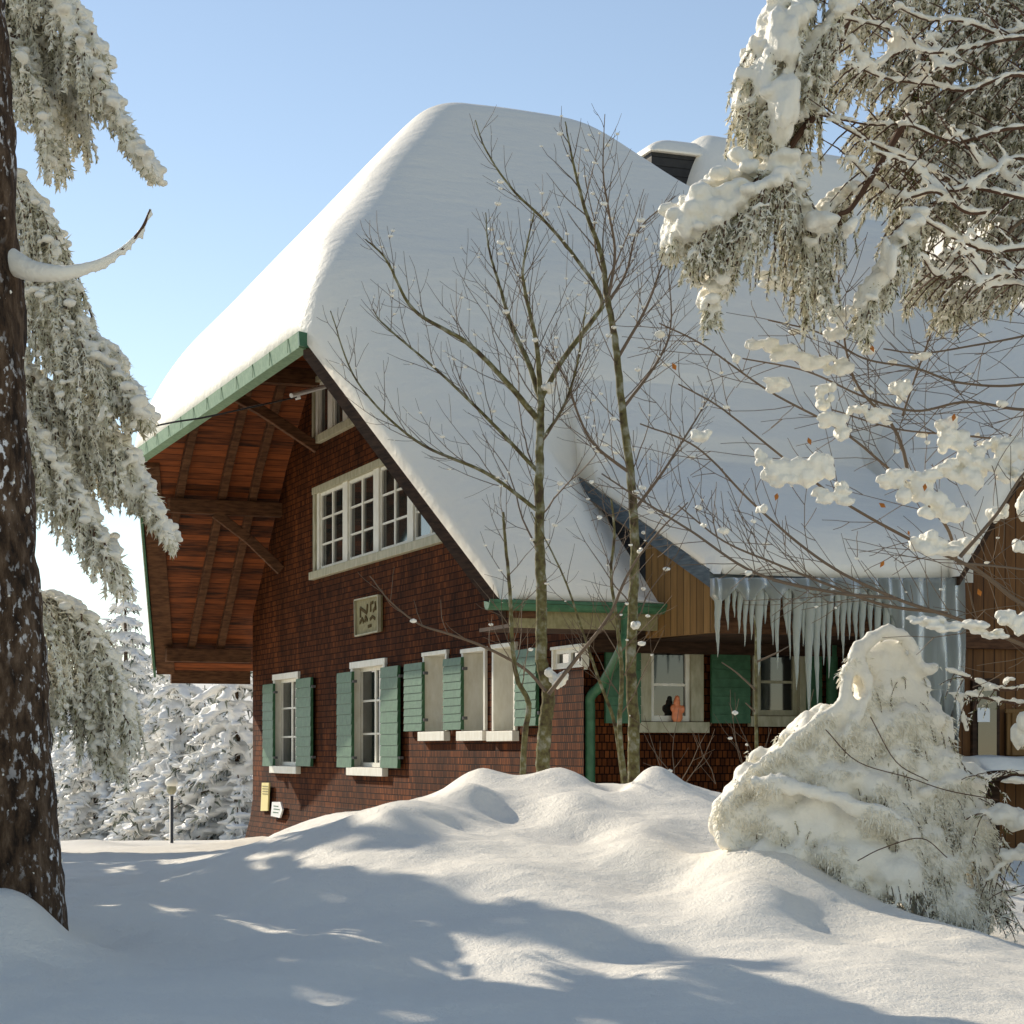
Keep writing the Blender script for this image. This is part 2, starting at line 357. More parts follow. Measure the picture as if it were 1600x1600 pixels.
W = 15.07; E = .975; ZE = 3.22; DH = 3.315; ZH = 6.54; ZR = 10.7; SR = W / 2; TT = -2.51; HS = 1.152
def prof(s):
    d = np.minimum(s + E, W + E - s)
    return np.where(d < DH, ZE + d * (ZH - ZE) / DH, ZH + (d - DH) * (ZR - ZH) / (SR + E - DH))
def tedge(s):
    d = np.minimum(s + E, W + E - s); b = np.where(s > SR, -1.56, -1.25)
    return np.where(d < DH, b + (TT - b) * np.clip(d, 0, DH) / DH, TT)
def roofz(s, t): return np.minimum(np.minimum(prof(s), ZH + (t - TT) * HS), np.interp(t, [2.9, 4.2], [10.15, 8.4]))
SB = [-E, DH - E, SR, W + E - DH, W + E]
def slab(name, svals, tlo, thi, nt_, top, bot, mt, parent, smooth=False, tpow=1.0):
    """closed slab over a strip of the plan"""
    sv = np.asarray(svals); u = np.linspace(0, 1, nt_) ** tpow
    Sg = np.repeat(sv[:, None], nt_, 1); lo = tlo(sv)[:, None]; hi = thi(sv)[:, None]; Tg = lo + (hi - lo) * u[None]
    Zt = top(Sg, Tg); Zb = bot(Sg, Tg); a, b = Sg.shape; n = a * b
    V = np.r_[np.stack([Tg, Sg, Zt], -1).reshape(-1, 3), np.stack([Tg, Sg, Zb], -1).reshape(-1, 3)]
    i, j = np.meshgrid(np.arange(a - 1), np.arange(b - 1), indexing='ij'); i = i.ravel(); j = j.ravel()
    q = np.stack([i * b + j, i * b + j + 1, (i + 1) * b + j + 1, (i + 1) * b + j], -1)
    f = [q[:, ::-1], q + n]
    k = np.arange(a - 1); f.append(np.stack([k * b, (k + 1) * b, (k + 1) * b + n, k * b + n], -1)[:, ::-1]); k2 = k * b + b - 1
    f.append(np.stack([k2, k2 + b, k2 + b + n, k2 + n], -1)); k = np.arange(b - 1)
    f.append(np.stack([k, k + 1, k + 1 + n, k + n], -1)); k2 = (a - 1) * b + k; f.append(np.stack([k2, k2 + 1, k2 + 1 + n, k2 + n], -1)[:, ::-1])
    m = MB(); m.add(V, np.concatenate(f)); return m.build(name, mt, parent, smooth)
sg = np.unique(np.r_[np.linspace(-E, W + E, 80), SB])
slab('roof_deck', sg, tedge, lambda s: s * 0 + 16, 90, lambda s, t: roofz(s, t) - .02, lambda s, t: roofz(s, t) - .12, M['soffit'], house, tpow=1.6)

# walls with window openings
def wall(name, mt, u0, u1, z0, top, holes, place, brk=()):
    us = sorted({u0, u1, *[b for b in brk if u0 < b < u1], *[h_[0] for h_ in holes], *[h_[1] for h_ in holes], *np.linspace(u0, u1, 30)})
    m = MB()
    for a, b in zip(us[:-1], us[1:]):
        mid = (a + b) / 2; hs = sorted([(h_[2], h_[3]) for h_ in holes if h_[0] < mid < h_[1]]); z = z0
        for (ha, hb) in hs + [(None, None)]:
            za, zb = (top(a), top(b)) if ha is None else (ha, ha)
            if za > z or zb > z: m.add([place(a, z), place(b, z), place(b, zb), place(a, za)], [(0, 1, 2, 3)])
            if ha is not None: z = hb
    return m.build(name, mt, house)
# gable openings: pixel corners on the wall plane
GW = {}
def gwin(key, xl, xr, yt, yb):                   # yt, yb measured at the left edge
    s1, zt = on_t(xl, yt, 0); s1, zb = on_t(xl, yb, 0); s0, _ = on_t(xr, yt, 0); GW[key] = (s0, s1, zb, zt)
gwin('a', 432, 466, 1063, 1196); gwin('b', 554, 601, 1045, 1198); gwin('c', 666, 699, 1026, 1143); gwin('d', 727, 759, 1021, 1142); gwin('e', 775, 806, 1014, 1142)
gwin('strip', 495, 700, 772, 893); gwin('attic', 493, 590, 600, 685); gwin('f', 868, 912, 1016, 1046)
wtop = lambda s: float(roofz(np.array(s), np.array(0.0))) - .125
wall('gable_wall', M['shingle_g'], 0, W, .75, wtop, list(GW.values()), lambda s, z: (0, s, z), SB)
m = MB(); n = 40                                  # flared skirt of shingles
for i in range(n):
    a, b = W * i / n, W * (i + 1) / n
    m.add([(0, a, .752), (0, b, .752), (-.05, a, .4), (-.05, b, .4), (-.16, a, .0), (-.16, b, .0), (.0, a, -.02), (.0, b, -.02)], [(0, 1, 3, 2), (2, 3, 5, 4), (4, 5, 7, 6)])
m.build('wall_skirt', M['shingle_g'], house)
m = MB(); m.box((-.06, 0, -1.2), (.3, W - .1, -.03)); m.build('foundation', M['stone'], house)

def window(key, plane, u0, u1, z0, z1, recess, panes=(2, 3), casing='white', sash='white', cw=.11, sill=True, curtain=None, label=None, nsash=1, off=0.0):
    """plane 'g': gable wall at t=0 facing -t, u=s; plane 's': side wall at s=0 facing -s, u=t"""
    def P(u, d, z): return (d + off, u, z) if plane == 'g' else (u, d + off, z)
    def bx(m, ua, ub, da, db, za, zb):
        a = P(ua, da, za); b = P(ub, db, zb); m.box(tuple(min(p, q) for p, q in zip(a, b)), tuple(max(p, q) for p, q in zip(a, b)))
    c = MB()
    bx(c, u0 - cw, u0, -.035, recess, z0, z1); bx(c, u1, u1 + cw, -.035, recess, z0, z1); bx(c, u0 - cw - .02, u1 + cw + .02, -.045, recess, z1, z1 + cw * .9)
    bx(c, u0, u1, .004, recess, z0 - .03, z0 - .002)
    root = c.build('window', M[casing], house, bevel=.004)
    if label: root['label'] = label
    if sill:
        c = MB(); bx(c, u0 - cw - .05, u1 + cw + .05, -.09, .002, z0 - .13, z0 - .006); c.build('sill', M[casing], root, bevel=.006)
    if panes == 'board':
        c = MB(); bx(c, u0, u1, recess - .02, recess + .02, z0, z1); c.build('panel', M['cream'], root); return root
    f = MB(); p = MB(); fw = .05; wtot = (u1 - u0) / nsash
    for k in range(nsash):
        a, b = u0 + k * wtot, u0 + (k + 1) * wtot; d0, d1 = recess - .05, recess
        e0 = .13 if nsash > 1 else 0
        if nsash > 1:
            bx(f, a, a + e0, d0 - .03, d1, z0, z1); bx(f, b - e0, b, d0 - .03, d1, z0, z1); a += e0 + .001; b -= e0 + .001
        bx(f, a, a + fw, d0, d1, z0, z1); bx(f, b - fw, b, d0, d1, z0, z1); bx(f, a + fw, b - fw, d0, d1, z0, z0 + fw * 1.3); bx(f, a + fw, b - fw, d0, d1, z1 - fw, z1)
        for i in range(1, panes[0]):
            u = a + (b - a) * i / panes[0]; q = .036 if i * 2 == panes[0] else .018; bx(f, u - q, u + q, d0 + .005, d1 - .005, z0 + fw * 1.3, z1 - fw)
        for j in range(1, panes[1]):
            z = z0 + (z1 - z0) * j / panes[1]; bx(f, a + fw, b - fw, d0 + .012, d1 - .012, z - .015, z + .015)
        bx(p, a, b, recess - .02, recess + .0, z0, z1)
    f.build('sash', M[sash], root); p.build('pane', M['glass'], root)
    if curtain:
        c = MB(); ua, ub = curtain; bx(c, u0 + (u1 - u0) * ua, u0 + (u1 - u0) * ub, recess - .028, recess - .022, z0 + .1, z0 + (z1 - z0) * .7); c.build('curtain', M['curtain'], root)
    return root
g = GW; window('a', 'g', *g['a'], .13); window('b', 'g', *g['b'], .14, curtain=(.12, .42), label='ground floor window with a pale curtain behind its right sash')
for k in 'cde': window(k, 'g', *g[k], .30, (1, 2), cw=.06)
window('strip', 'g', *g['strip'], .08, (2, 3), 'cream', 'white', .12, nsash=4, label='upper row of four sashes in one long cream casing')
window('attic', 'g', *g['attic'], .08, (1, 1), 'cream', 'white', .10, nsash=4, label='small attic window strip under the roof peak')
window('f', 'g', *g['f'], .05, (2, 1), cw=.04, sill=False, label='tiny paired window behind the slim tree')
def shutter(u0, u1, z0, z1, plane='g', d=-.075, mt='green'):
    m = MB(); n_ = 9; 
    def bx(ua, ub, da, db, za, zb):
        if plane == 'g': m.box((da, ua, za), (db, ub, zb))
        else: m.box((ua, da, za), (ub, db, zb))
    bx(u0, u1, d, d + .03, z0, z1)
    hgt = (z1 - z0) / n_
    for i in range(n_):
        za = z0 + i * hgt
        if plane == 'g': m.hexa([(d - .020, u0, za + .004), (d - .020, u1, za + .004), (d - .002, u1, za + .004), (d - .002, u0, za + .004)], [(d - .012, u0, za + hgt - .004), (d - .012, u1, za + hgt - .004), (d - .001, u1, za + hgt - .004), (d - .001, u0, za + hgt - .004)])
        else: m.hexa([(u0, d - .020, za + .004), (u1, d - .020, za + .004), (u1, d - .002, za + .004), (u0, d - .002, za + .004)], [(u0, d - .012, za + hgt - .004), (u1, d - .012, za + hgt - .004), (u1, d - .001, za + hgt - .004), (u0, d - .001, za + hgt - .004)])
    o = m.build('shutter', M[mt], house)
    for z in (z0 + .15, z1 - .15):
        if plane == 'g': h_ = MB(); h_.box((d - .001, u0 - .05, z - .02), (d + .06, u0 - .002, z + .02)); h_.build('hinge', M['metal'], o)
    return o
for xl, xr, yt, yb in [(411, 427, 1070, 1197), (463, 486, 1061, 1197), (527, 550, 1052, 1199), (595, 622, 1043, 1200), (632, 660, 1038, 1143), (693, 721, 1030, 1141), (805, 838, 1016, 1135)]:
    s1, zt = on_t(xl, yt, -.08); _, zb = on_t(xl, yb, -.08); s0, _ = on_t(xr, yt, -.08); shutter(s0, s1, zb, zt)

# side wall
SWN = {}
def swin(key, xl, xr, yt, yb):
    t0, zt = on_s(xl, yt, 0); _, zb = on_s(xl, yb, 0); t1, _ = on_s(xr, yt, 0); SWN[key] = (t0, t1, zb, zt)
swin('a', 1016, 1078, 1012, 1127); swin('b', 1186, 1248, 1012, 1118)
wall('side_wall', M['shingle_s'], 0, 16, -.5, lambda t: 3.9, list(SWN.values()), lambda t, z: (t, 0, z))
window('sa', 's', *SWN['a'], .06, (1, 2), 'cream', 'white', .16, label='side window with an orange figurine on its ledge')
window('sb', 's', *SWN['b'], .10, (1, 2), 'cream', 'cream', .10, label='dark side window behind the icicles')
for xl, xr in [(946, 1001), (1112, 1172), (1262, 1284)]:
    t0, zt = on_s(xl, 1003, -.08); _, zb = on_s(xl, 1130, -.08); t1, _ = on_s(xr, 1003, -.08); shutter(t0, t1, zb, zt, 's')
m = MB(); t0, z0 = on_s(925, 996, -.09); t1, z1 = on_s(1500, 980, -.09); m.box((.1, -.09, z0), (t1, -.004, z0 + .12)); m.build('rail', M['darkwood'], house)
for x in (1013, 1100, 1186):
    t0, z0 = on_s(x, 990, -.1); m = MB(); m.box((t0 - .02, -.13, z0 - .08), (t0 + .02, -.092, z0 + .10)); m.build('bracket', M['metal'], house)
m = MB(); m.box((14, 14.9, -1), (16, W, 3)); m.build('rear_wall', M['shingle_s'], house)

# underside of the overhang: rafters, purlins, braces, edge boards
def raf(t, dlo, dhi, far=True, w_=.13, h_=.15, name='rafter'):
    m = MB(); pts = [d for d in (dlo, DH, dhi) if dlo <= d <= dhi]
    for a, b in zip(pts[:-1], pts[1:]):
        sa, sb = (W + E - a, W + E - b) if far else (a - E, b - E)
        za, zb = float(prof(np.array(sa))) - .12 - h_ / 2 - .005, float(prof(np.array(sb))) - .12 - h_ / 2 - .005
        m.beam((t, sa, za), (t, sb, zb), w_, h_)
    return m.build(name, M['beam'], house, bevel=.01)
for t in (-.49, -1.02):
    raf(t, .35, 5.0); raf(t, .35, 5.0, False)
raf(-1.75, 2.2, 4.2)
def purlin(d, tout, z=None, far=True, w_=.2, h_=.24, name='purlin'):
    s = W + E - d if far else d - E; z = z if z is not None else float(prof(np.array(s))) - .42
    m = MB(); m.box((tout, s - w_ / 2, z - h_ / 2), (.05, s + w_ / 2, z + h_ / 2)); m.build(name, M['beam'], house, bevel=.012); return s, z
s2, z2 = purlin(2.95, -1.95); purlin(.55, -1.5); purlin(2.95, -1.9, far=False); s3, z3 = purlin(5.2, -2.0)
def brace(a, b, w_=.15, h_=.16):
    m = MB(); a = Vector(a); b = Vector(b); mid = (a + b) / 2 + Vector((.0, 0, .06)); m.beam(a, mid, w_, h_); m.beam(mid, b, w_, h_); m.build('brace', M['beam'], house, bevel=.01)
brace((-1.15, s2, z2 - .1), (-.03, s2 - .15, z2 - 1.05)); brace((-1.9, s3, z3 - .1), (-.03, s3 - .2, z3 - 1.15)); brace((-1.9, 3.2, ZH + .2), (-.03, 3.2, ZH - .9))
for far in (True, False):                          # sloping edge boards
    m = MB(); m2 = MB(); nseg = 12
    for i in range(nseg):
        d0, d1 = DH * i / nseg, DH * (i + 1) / nseg
        A = []
        for d in (d0, d1):
            s = W + E - d if far else d - E; t = float(tedge(np.array(s))); z = float(prof(np.array(s))); A.append((t, s, z))
        (ta, sa, za), (tb, sb, zb) = A
        m.hexa([(ta + .01, sa, za - .20), (ta + .34, sa, za - .20), (tb + .34, sb, zb - .20), (tb + .01, sb, zb - .20)], [(ta + .01, sa, za - .125), (ta + .34, sa, za - .125), (tb + .34, sb, zb - .125), (tb + .01, sb, zb - .125)])
        m2.hexa([(ta - .045, sa, za - .26), (ta - .005, sa, za - .26), (tb - .005, sb, zb - .26), (tb - .045, sb, zb - .26)], [(ta - .045, sa, za + .03), (ta - .005, sa, za + .03), (tb - .005, sb, zb + .03), (tb - .045, sb, zb + .03)])
    m.build('edge_board', M['beam'], house); m2.build('barge_board', M['darkwood'] if not far else M['green'], house)
m = MB(); m.box((-1.28, W + E + .01, ZE - .36), (.2, W + E + .10, ZE - .04)); m.build('eave_board', M['beam'], house)
# green fascia gutter of the half hip
s0, s1 = DH - E - .05, W + E - DH + .05; m = MB()
m.hexa([(TT - .11, s0, ZH - .16), (TT + .02, s0, ZH - .19), (TT + .02, s1, ZH - .19), (TT - .11, s1, ZH - .16)], [(TT - .13, s0, ZH + .02), (TT + .02, s0, ZH + .02), (TT + .02, s1, ZH + .02), (TT - .13, s1, ZH + .02)])
for k in range(12): s = s0 + (s1 - s0) * (k + .5) / 12; m.box((TT - .138, s - .010, ZH - .15), (TT - .131, s + .010, ZH + .02))
m.build('hip_gutter', M['greenlt'], house)
m = MB(); m.hexa([(TT - .12, s0 - .06, ZH - .15), (TT + .42, s0 - .16, ZH - .24), (TT + .42, s0 - .02, ZH - .24), (TT - .12, s0 - .005, ZH - .15)], [(TT - .13, s0 - .06, ZH + .02), (TT + .42, s0 - .16, ZH - .09), (TT + .42, s0 - .02, ZH - .09), (TT - .13, s0 - .005, ZH + .02)])
m.build('gutter_end', M['green'], house)
# main eave gutter, fascia, downpipe
m = MB(); t0, zg = on_s(762, 943, -E - .1); t1, _ = on_s(1040, 943, -E - .1)
th = np.linspace(math.pi * .05, math.pi * 1.05, 9)
for rr in (.085, .078):
    V = [(t, -E - .07 - rr * math.cos(a), zg + .02 - rr * math.sin(a)) for t in (t0, t1) for a in th]
    m.add(V, [(i, i + 1, 9 + i + 1, 9 + i) for i in range(8)])
for t in (t0, t1): m.add([(t, -E - .07 - .085 * math.cos(a), zg + .02 - .085 * math.sin(a)) for a in th] , [tuple(range(9))])
m.box((t0, -E - .165, zg + .01), (t1, -E - .148, zg + .045))
m.build('gutter', M['green'], house)
m = MB(); m.box((-1.2, -E + .02, ZE - .30), (.75, -E + .06, ZE - .0)); m.build('fascia', M['board'], house)
m = MB(); m.box((-1.2, -E + .065, ZE - .30), (16, -.01, ZE - .26)); m.build('eave_soffit', M['darkwood'], house)
m = MB(); m.box((0, -.16, 2.72), (16, -.005, 2.93)); m.build('wall_plate', M['darkwood'], house)
def curve(pts, n=10):
    P = np.asarray(pts, float); out = []
    Q = np.r_[[2 * P[0] - P[1]], P, [2 * P[-1] - P[-2]]]
    for i in range(1, len(Q) - 2):
        for u in np.linspace(0, 1, n, endpoint=False):
            a, b, c, d = Q[i - 1], Q[i], Q[i + 1], Q[i + 2]
            out.append(.5 * ((2 * b) + (c - a) * u + (2 * a - 5 * b + 4 * c - d) * u * u + (3 * b - a - 3 * c + d) * u ** 3))
    out.append(P[-1]); return np.array(out)
tp, _ = on_s(922, 1100, -.1); tq, zq = on_s(975, 965, -E); 
m = MB(); m.tube(curve([(tq, -E - .05, zg - .06), (tq, -E - .05, zg - .28), (tq - .02, -E + .0, zg - .42), (tp + .08, -.30, 2.38), (tp, -.12, 2.22), (tp, -.1, 2.0), (tp, -.1, 1.0), (tp, -.1, .0)], 6), .058, 12)
m.build('downpipe', M['green'], house, True)
tp, _ = on_s(1300, 1050, -.1); m = MB(); m.tube([(tp, -.1, 3.0), (tp, -.1, 1.5), (tp, -.1, 0)], .07, 12); m.build('downpipe', M['green'], house, True)

# entrance roof: a gentler slope springing from the main one
A0 = np.array([.25, .58, 4.79]); A1 = np.array([.655, -2.0, 3.50])          # its left rake (t, s, z)
def t_sr(s): return A0[0] + (A0[1] - s) / (A0[1] - A1[1]) * (A1[0] - A0[0])
def shedz(s): return A1[2] + (s + 2.0) * (A0[2] - A1[2]) / 2.58
TSR = 3.75
sv = np.linspace(-2.0, 1.0, 12)
slab('entrance_roof', sv, t_sr, lambda s: s * 0 + TSR, 14, lambda s, t: shedz(s), lambda s, t: shedz(s) - .10, M['slate'], house)
def rake_pt(s, dz=0, dt=0): return (t_sr(s) + dt, s, shedz(s) + dz)
m = MB(); nseg = 8; ss = np.linspace(-2.03, .5, nseg)
for a, b in zip(ss[:-1], ss[1:]):
    m.hexa([rake_pt(a, -.17, -.05), rake_pt(a, -.17, -.005), rake_pt(b, -.17, -.005), rake_pt(b, -.17, -.05)], [rake_pt(a, .02, -.05), rake_pt(a, .02, -.005), rake_pt(b, .02, -.005), rake_pt(b, .02, -.05)])
m.build('rake_board', M['slate'], house)
m = MB(); ss = np.linspace(-1.95, -.72, 6); zb = 2.85
for a, b in zip(ss[:-1], ss[1:]): m.hexa([(t_sr(a) + .03, a, zb), (t_sr(a) + .10, a, zb), (t_sr(b) + .10, b, zb), (t_sr(b) + .03, b, zb)], [rake_pt(a, -.12, .03), rake_pt(a, -.12, .10), rake_pt(b, -.12, .10), rake_pt(b, -.12, .03)])
m.build('cheek_boards', M['ochre'], house)
m = MB(); ss = np.linspace(-.72, .56, 6)
for a, b in zip(ss[:-1], ss[1:]): m.hexa([(t_sr(a) + .03, a, ZE - .3), (t_sr(a) + .10, a, ZE - .3), (t_sr(b) + .10, b, ZE - .3), (t_sr(b) + .03, b, ZE - .3)], [rake_pt(a, -.11, .03), rake_pt(a, -.11, .10), rake_pt(b, -.11, .10), rake_pt(b, -.11, .03)])
m.build('cheek_slates', M['darkslate'], house)
m = MB(); m.box((.72, -1.9, 2.85), (TSR, -1.84, 3.36)); m.build('entrance_fascia', M['beam'], house)
m = MB(); m.box((.72, -1.83, 2.85), (TSR, -.01, 2.90)); m.build('entrance_ceiling', M['darkwood'], house)
# wing on the right with a gable towards the viewer
tw0, _ = on_s(1502, 900, -1.9); tw1 = tw0 + 6.5
_, zwe = on_s(1497, 893, -2.1); pr = on_s(1592, 735, -2.1); sl = (pr[1] - zwe) / (pr[0] - on_s(1497, 893, -2.1)[0])
wt = lambda t: zwe - .1 + min(t - tw0 + .1, tw1 - t) * sl
wall('wing_wall', M['wingwood'], tw0, tw1, -.6, wt, [], lambda t, z: (t, -1.9, z), (tw0, (tw0 + tw1) / 2))
m = MB(); m.box((tw0 - .06, -1.9, -.6), (tw0, 0, 3.9)); m.build('wing_side_wall', M['wingwood'], house)
m = MB(); ta = tw0 - .25; tm = (tw0 + tw1) / 2; zt_ = zwe + (tm - ta) * sl
for (a, za, b, zb2) in ((ta, zwe - .02, tm, zt_), (tm, zt_, tw1 + .25, zwe - .02)):
    m.hexa([(a, -2.25, za - .14), (b, -2.25, zb2 - .14), (b, 6, zb2 - .14), (a, 6, za - .14)], [(a, -2.25, za), (b, -2.25, zb2), (b, 6, zb2), (a, 6, za)])
m.build('wing_roof', M['darkwood'], house)
t0, z0 = on_s(1520, 1195, -1.95); t1, z1 = on_s(1562, 1060, -1.95); m = MB(); m.box((t0, -1.95, -.4), (t1, -1.9, z1)); d_ = m.build('door', M['darkwood'], house)
m = MB(); m.box((t0 + .06, -1.965, z0 + .1), (t1 - .05, -1.952, z1 - .1)); m.build('door_glass', M['glass'], d_)
t0, z0 = on_s(1529, 1128, -2.0); t1, z1 = on_s(1548, 1106, -2.0); m = MB(); m.box((t0, -1.985, z0), (t1, -1.975, z1)); m.build('paper_notice', M['enamel'], d_)
t0, z0 = on_s(1572, 1180, -1.9); t1, z1 = on_s(1640, 1115, -1.9); window('w', 's', t0, t1, z0, z1, -.01, (1, 1), 'ochre', 'ochre', .05, off=-1.96, sill=False, label='small dark window beside the wing door')
t0, z0 = on_s(1505, 1196, -2.4); m = MB(); m.box((t0, -2.75, z0 - .16), (tw1, -1.97, z0 - .05)); m.build('porch_ledge', M['darkwood'], house)
t0, z0 = on_s(1503, 1010, -1.95); m = MB(); m.box((t0, -1.99, z0 - .02), (tw1, -1.905, z0 + .14)); m.build('wing_beam', M['beam'], house)

# dark slated ridge dormer at the top
m = MB(); P = [on_s(x, y, 7.9) for x, y in ((1018, 236), (1100, 236), (1100, 340), (1018, 340))]; P = [(t, min(z, 10.98)) for t, z in P]
V0 = [(t, 7.9, z) for t, z in P]; V1 = [(t, 9.2, z) for t, z in P]
m.hexa(V0, V1); ridge_slate = m.build('slate_dormer', M['darkslate'], house)

# plaque and the two small signs
def gsign(name, pts, mt, t=-.0, th=.04):
    m = MB(); P = [on_t(x, y, t - th) for x, y in pts]; n_ = len(P)
    V = [(t - th, s, z) for s, z in P] + [(t - .003, s, z) for s, z in P]
    m.add(V, [tuple(range(n_)), tuple(range(2 * n_ - 1, n_ - 1, -1))] + [(i, i + n_, (i + 1) % n_ + n_, (i + 1) % n_) for i in range(n_)])
    return m.build(name, mt)
def place(o): o.location = house.location; o.rotation_euler = house.rotation_euler; return o
o = place(gsign('plaque', [(556, 938), (593, 930), (593, 986), (557, 994)], M['board'], th=.05)); tag(o, 'weathered beige wooden plaque with faint dark lettering below the long window strip', 'sign')
fr = MB()
for a, b in (((556, 938), (593, 930)), ((593, 930), (593, 986)), ((593, 986), (557, 994)), ((557, 994), (556, 938))):
    sa, za = on_t(*a, -.055); sb, zb = on_t(*b, -.055); fr.beam((-.062, sa, za), (-.062, sb, zb), .02, .05, (1, 0, 0))
fr.build('frame', M['cream'], o)
ink = MB()
def stroke(pts, w_=.045):
    P = [on_t(x, y, -.056) for x, y in pts]
    for (sa, za), (sb, zb) in zip(P[:-1], P[1:]): ink.beam((-.057, sa, za), (-.057, sb, zb), w_, .008, (1, 0, 0))
stroke([(563, 965), (563, 950), (573, 958), (574, 944)]); stroke([(579, 956), (579, 943), (583, 941)]); stroke([(587, 953), (586, 940)]); stroke([(583, 955), (587, 947)])
stroke([(562, 974), (566, 966), (568, 973)]); stroke([(570, 972), (571, 963), (574, 970)]); stroke([(578, 968), (582, 963), (586, 967)]); stroke([(575, 979), (580, 977)])
ink.build('lettering', M['ink'], o)
o = place(gsign('trail_sign', [(409, 1223), (420, 1223), (418, 1267), (407, 1267)], M['yellow'], -.05, .03)); tag(o, 'narrow yellow sign of stacked strips beside the lower left corner of the wall', 'sign')
m = MB()
for y in (1229, 1233, 1237, 1241):
    s0_, z_ = on_t(419, y, -.09); s1_, _ = on_t(409, y, -.09); m.box((-.088, s0_ + .03, z_ - .008), (-.084, s1_ - .03, z_ + .008))
m.build('lettering', M['board'], o)
o = place(gsign('trail_sign', [(425, 1253), (438, 1253), (441, 1265), (437, 1278), (423, 1275)], M['enamel'], -.08, .03)); tag(o, 'small white five-sided arrow sign right of the yellow strips', 'sign')
m = MB()
for k, (xa, xb, y) in enumerate([(427, 434, 1260), (427, 436, 1265), (426, 434, 1270)]):
    s0_, z_ = on_t(xb, y, -.12); s1_, _ = on_t(xa, y, -.12); m.box((-.116, s0_, z_ - .008), (-.112, s1_, z_ + .008))
m.build('lettering', M['green'], o)

# orange figurine on the side window ledge
t0, z0 = on_s(1058, 1130, -.06); C_, R_ = [], []
for dz, r, dx in ((.07, .075, 0), (.16, .065, .0), (.24, .045, -.005), (.29, .03, 0)): C_.append((t0 + dx, -.06, SWN['a'][2] + dz - .02)); R_.append((r, .04, r))
for dx, dz in ((-.06, .15), (.065, .14)): C_.append((t0 + dx, -.07, SWN['a'][2] + dz)); R_.append((.03, .03, .05))
o = blobs('figurine', C_, R_, M['orange'], .012, sub=2); place(o); tag(o, 'small orange figurine standing in the side window', 'figurine')

# snow on the roof
import bmesh
def edge_round(e, R, p=2.3): return (1 - (1 - np.clip(e / R, 0, 1)) ** p) ** (1 / p)
_fb = {}
def snowtop(S_, T_):
    n_ = ZE + np.where(S_ + E < DH, (S_ + E) * (ZH - ZE) / DH, (ZH - ZE) + (S_ + E - DH) * (ZR - ZH) / (SR + E - DH))
    d2 = W + E - S_; f_ = ZE + np.where(d2 < DH, d2 * (ZH - ZE) / DH, (ZH - ZE) + (d2 - DH) * (ZR - ZH) / (SR + E - DH))
    hp = ZH + (T_ - TT) * HS
    z = smin(smin(n_, f_, 1.2), hp, .55)
    cap = 10.342 - 1.78 * (1 / (1 + np.exp(-(T_ - 3.55) / .24)))
    z = smin(z, cap, .44)
    e1 = np.minimum(S_ + E + .12, W + E + .12 - S_); e2 = T_ - tedge(np.clip(S_, -E, W + E)) + .10
    e = smin(e1, e2, .25); th = .92 * edge_round(e, .75)
    near_rake = np.clip(1 - (S_ + E) / 3.6, 0, 1)
    th = th * (1 - .38 * near_rake)
    return z + th + .07 * fbm(S_, T_, 2.6, 1.7, 2) * np.clip(e / .8, 0, 1)
sv = np.unique(np.r_[-E - .10 + .6 * np.linspace(0, 1, 14) ** 2, np.linspace(-.4, W + .4, 120), W + E + .1 - .6 * np.linspace(0, 1, 10) ** 2])
lo_f = lambda s: tedge(np.clip(s, -E, W + E)) - .08
bot_f = lambda S_, T_: roofz(np.clip(S_, -E, W + E), T_) - .01
def tright(s): return .25 + (.58 - s) / (.58 + E) * .33
def main_top(S_, T_):
    z = snowtop(S_, T_); b_ = bot_f(S_, T_); r = np.clip((tright(S_) - T_) / .85, 0, 1); fall = r * r * (3 - 2 * r)
    k = np.clip((S_ - .45) / .8, 0, 1); k = k * k * (3 - 2 * k); return b_ + .004 + (z - b_) * (k + (1 - k) * fall)
o = slab('roof_snow', sv, lo_f, lambda s: s * 0 + 16.0, 260, main_top, bot_f, M['roof_snow'], None, True, 1.5); place(o)
tag(o, 'thick smooth blanket of snow covering the main farmhouse roof', 'snow')
# entrance roof snow
def ent_top(S_, T_):
    base = shedz(S_); mainz = snowtop(np.maximum(S_, -E), np.maximum(T_, .6)) - .12
    e = smin(smin(S_ + 2.12, T_ - t_sr(S_) + .06, .2), S_ * 0 + 9, .1); th = .42 * edge_round(e, .55)
    z = base + th; z = smax(z, np.where(S_ > .2, mainz, -9), .9)
    wing = zwe + .25 + (T_ - (tw0 - .25)) * sl
    z = smax(z, np.minimum(wing, zwe + 4.5), .8)
    zz = np.where(S_ > 1.9, mainz - (S_ - 1.9) * .35, z)
    return zz + .05 * fbm(S_, T_, 1.7, 5.2, 2) * np.clip(e, 0, 1)
sv = np.unique(np.r_[-2.1 + .5 * np.linspace(0, 1, 10) ** 2, np.linspace(-1.6, 2.6, 44)])
o = slab('entrance_snow', sv, lambda s: np.where(s < .58, t_sr(s) - .05, .25 + (s - .58) * .10), lambda s: s * 0 + tw0 + .02, 80, ent_top, lambda S_, T_: np.minimum(shedz(np.minimum(S_, .9)), 99) + .002, M['roof_snow'], None, True)
place(o); tag(o, 'snow bank lying on the low entrance roof above the icicles', 'snow')
